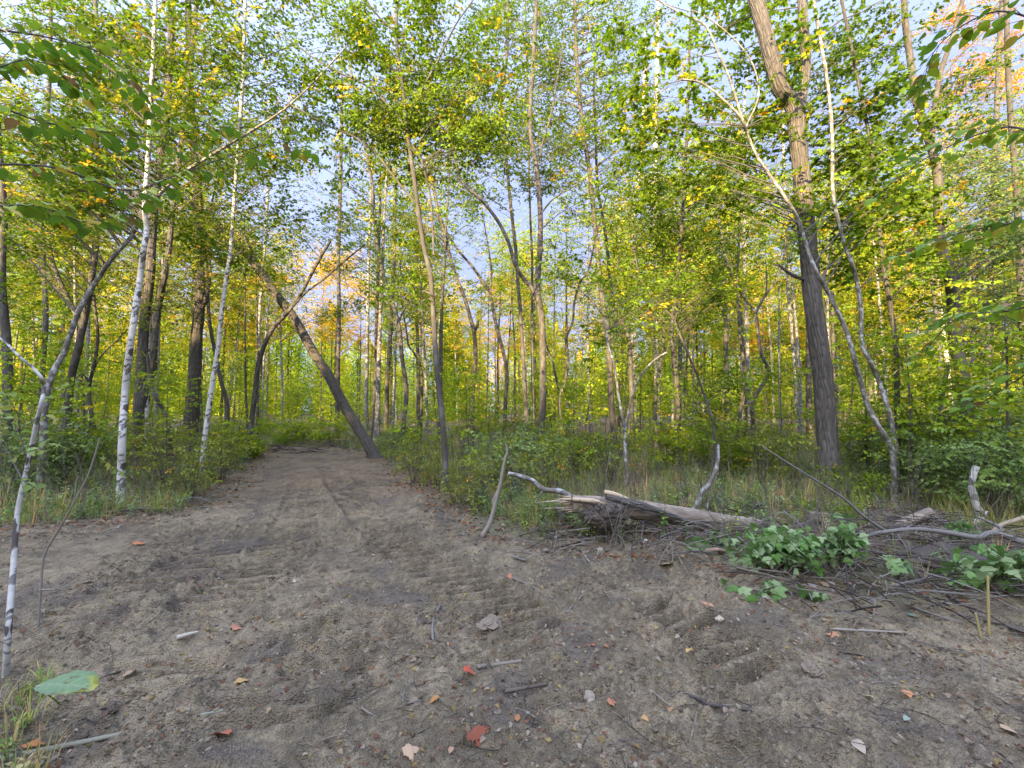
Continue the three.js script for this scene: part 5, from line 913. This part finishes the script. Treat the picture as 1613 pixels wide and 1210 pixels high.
const off = (x, z) => signedDirt(x, z) + (fbm(x * 1.3, z * 1.3, 3, 50) - 0.5) * 0.7;
const logZone = (x, z) => x > 0.5 && x < 5.4 && z < -4.3 && z > -6.15;
const vary = (c, s = 0.3) => { const v = 1 + rr(-s, s); return [c[0] * v, c[1] * v, c[2] * v]; };
const any = (...cs) => () => vary(cs[Math.floor(rnd() * cs.length)]);
scatter('grass', 'thin pale green and straw coloured grass on the forest floor', [tuft(1, 12, 0.34, 0.45, 0.0032), tuft(2, 10, 0.5, 0.5, 0.003), tuft(3, 14, 0.22, 0.7, 0.0035)], LEAF, 8500, () => { const [x, z] = wedge(4.2, 22, 0.8), d = off(x, z); return d < -0.45 && (!logZone(x, z) || rnd() < 0.15) && vnoise(x * 0.9, z * 0.9, 300) > 0.32 ? [x, z, rr(0.6, 1.25), -0.02, 0.25] : null; }, any([0.281, 0.346, 0.108], [0.216, 0.302, 0.097], [0.518, 0.432, 0.216], [0.324, 0.367, 0.151]));
scatter('weeds', 'low leafy green weeds on the forest floor', [weed(4, 21, 0.26, 0.042), weed(5, 27, 0.38, 0.05), weed(6, 18, 0.16, 0.038)], LEAF, 12000, () => { const [x, z] = wedge(4.4, 26, 0.75), d = off(x, z); return d < -0.3 && (!logZone(x, z) || rnd() < 0.12) && vnoise(x * 0.7 + 40, z * 0.7, 310) > 0.3 ? [x, z, rr(0.6, 1.3), 0, 0.2] : null; }, any([0.162, 0.259, 0.065], [0.205, 0.313, 0.097], [0.238, 0.324, 0.151], [0.281, 0.346, 0.065]));
scatter('dry_stalks', 'thin dry grey brown stalks along the verges and among the trunks', [(() => { const b = buf(), R = mulberry(9); for (let i = 0; i < 7; i++) { const a = R() * 6.28, h = 0.4 + R() * 0.7, l = (R() - 0.3) * 0.5; twigInto(b, [V(R() * 0.2, -0.02, R() * 0.2), V(Math.cos(a) * l * 0.4, h * 0.6, Math.sin(a) * l * 0.4), V(Math.cos(a) * l, h, Math.sin(a) * l)], 0.0022, [1, 1, 1]); } return done(b); })()], LEAF, 1700, () => { const [x, z] = wedge(4.6, 20, 0.8), d = off(x, z); return d < -0.2 ? [x, z, rr(0.5, 1.2), 0, 0.35] : null; }, any([0.194, 0.161, 0.121], [0.127, 0.097, 0.078], [0.273, 0.243, 0.194]));
{ // weeds at the lower left corner, by the sapling
  scatter('corner_weeds', 'green weeds and grass at the lower left corner', [tuft(11, 10, 0.18, 0.6, 0.003), weed(12, 15, 0.13, 0.036)], LEAF, 90, () => { const p = [rr(-2.75, -1.75), rr(-2.75, -1.75)]; const [sx] = [(p[0] / -p[1]) * FOCAL + PW / 2]; return sx < 110 && sx > -150 ? [p[0], p[1], rr(0.5, 1), 0, 0.25] : null; }, any([0.180, 0.288, 0.072], [0.252, 0.360, 0.090], [0.360, 0.324, 0.162]));
}
const scrap = [0, 1, 2].map((k) => { const b = buf(); leaf(b, T4(-0.5, 0, 0), 1, 1.1, ['ovate', 'lobed', 'large'][k], [1, 1, 1], [0.5, 0.35, 0.6][k], 0.4); return done(b); });
scatter('leaf_litter', 'brown and tan leaf litter on the forest floor and verges', scrap, LEAF, 26000, () => { const [x, z] = wedge(3.6, 20, 0.8), d = off(x, z); return d < 0.35 && (d < -0.1 || rnd() < 0.6 - d) && (d > -1.6 || rnd() < 0.6) ? [x, z, rr(0.03, 0.09), 0.012, 0.5] : null; }, any([0.180, 0.107, 0.054], [0.270, 0.180, 0.099], [0.107, 0.068, 0.040], [0.343, 0.242, 0.135], [0.297, 0.117, 0.045], [0.324, 0.279, 0.216]));
scatter('dirt_scraps', 'small scraps of leaves strewn over the bare dirt', scrap, LEAF, 8000, () => { const [x, z] = wedge(1.7, 16, 1.0), d = off(x, z); return d > 0 && vnoise(x * 1.6, z * 1.6, 320) > 0.30 + 0.12 * (d > 1.2) ? [x, z, rr(0.008, 0.036), 0.008, 0.5] : null; }, any([0.216, 0.115, 0.058], [0.302, 0.216, 0.130], [0.115, 0.079, 0.050], [0.216, 0.108, 0.058], [0.360, 0.302, 0.216], [0.324, 0.238, 0.086]));
scatter('soil_crumbs', 'crumbs and small clods of grey brown soil on the dirt', CLOD.map((g) => { const k = new THREE.IcosahedronGeometry(1, 1), p = k.attributes.position, s = g.uuid.charCodeAt(0) * 0 + CLOD.indexOf(g); for (let i = 0; i < p.count; i++) { const v = V(p.getX(i), p.getY(i), p.getZ(i)), r = 0.65 + 0.7 * vnoise(v.x * 1.9 + 7 + v.z + s * 5, v.y * 1.9 + 5 - v.z, 230 + s); p.setXYZ(i, v.x * r, v.y * r * 0.7, v.z * r); } k.computeVertexNormals(); return k; }), flat(1, 1, 1, 0.97), 8000, () => { const [x, z] = wedge(1.6, 10, 1.25), d = off(x, z); return d > -0.3 && fbm(x * 1.7, z * 1.7, 3, 90) > 0.40 ? [x, z, 0.004 + 0.012 * Math.pow(rnd(), 3), 0.001, 0.6] : null; }, any([0.135, 0.104, 0.068], [0.115, 0.088, 0.056], [0.165, 0.128, 0.085], [0.08, 0.060, 0.038]));
const straw = (() => { const b = buf(); twigInto(b, [V(-0.5, 0, 0), V(-0.1, 0.03, 0.06), V(0.25, 0.02, 0.02), V(0.5, 0, -0.08)], 0.012, [1, 1, 1]); return done(b); })();
scatter('twig_litter', 'fine twigs, roots and straws strewn over dirt and verges', [straw], LEAF, 4200, () => { const [x, z] = wedge(1.7, 13, 1.0), d = off(x, z); return d > -0.8 && (d < 0.5 || vnoise(x * 1.3, z * 1.3, 330) > 0.5) ? [x, z, rr(0.04, 0.18), 0.008, 0.12, rr(0.4, 1.6)] : null; }, any([0.202, 0.169, 0.130], [0.130, 0.101, 0.072], [0.302, 0.259, 0.202], [0.072, 0.058, 0.043]));
scatter('brush_twigs', 'thin bare twigs criss crossing the brush on the right bank', [straw, (() => { const b = buf(); twigInto(b, [V(-0.5, 0, 0), V(-0.2, 0.10, 0.03), V(0.2, 0.14, 0.0), V(0.5, 0.05, -0.06)], 0.008, [1, 1, 1]); twigInto(b, [V(0.0, 0.13, 0.01), V(0.2, 0.2, 0.14), V(0.32, 0.2, 0.3)], 0.006, [1, 1, 1]); return done(b); })()], LEAF, 950, () => { const x = rr(0.3, 6.2), z = rr(-7, -3.3), d = off(x, z); return d < 0.25 ? [x, z, rr(0.12, 0.75), rr(0.01, 0.12), 0.35] : null; }, any([0.22, 0.185, 0.14], [0.11, 0.088, 0.066], [0.28, 0.25, 0.20], [0.075, 0.06, 0.046]));

renderer.render(scene, camera);
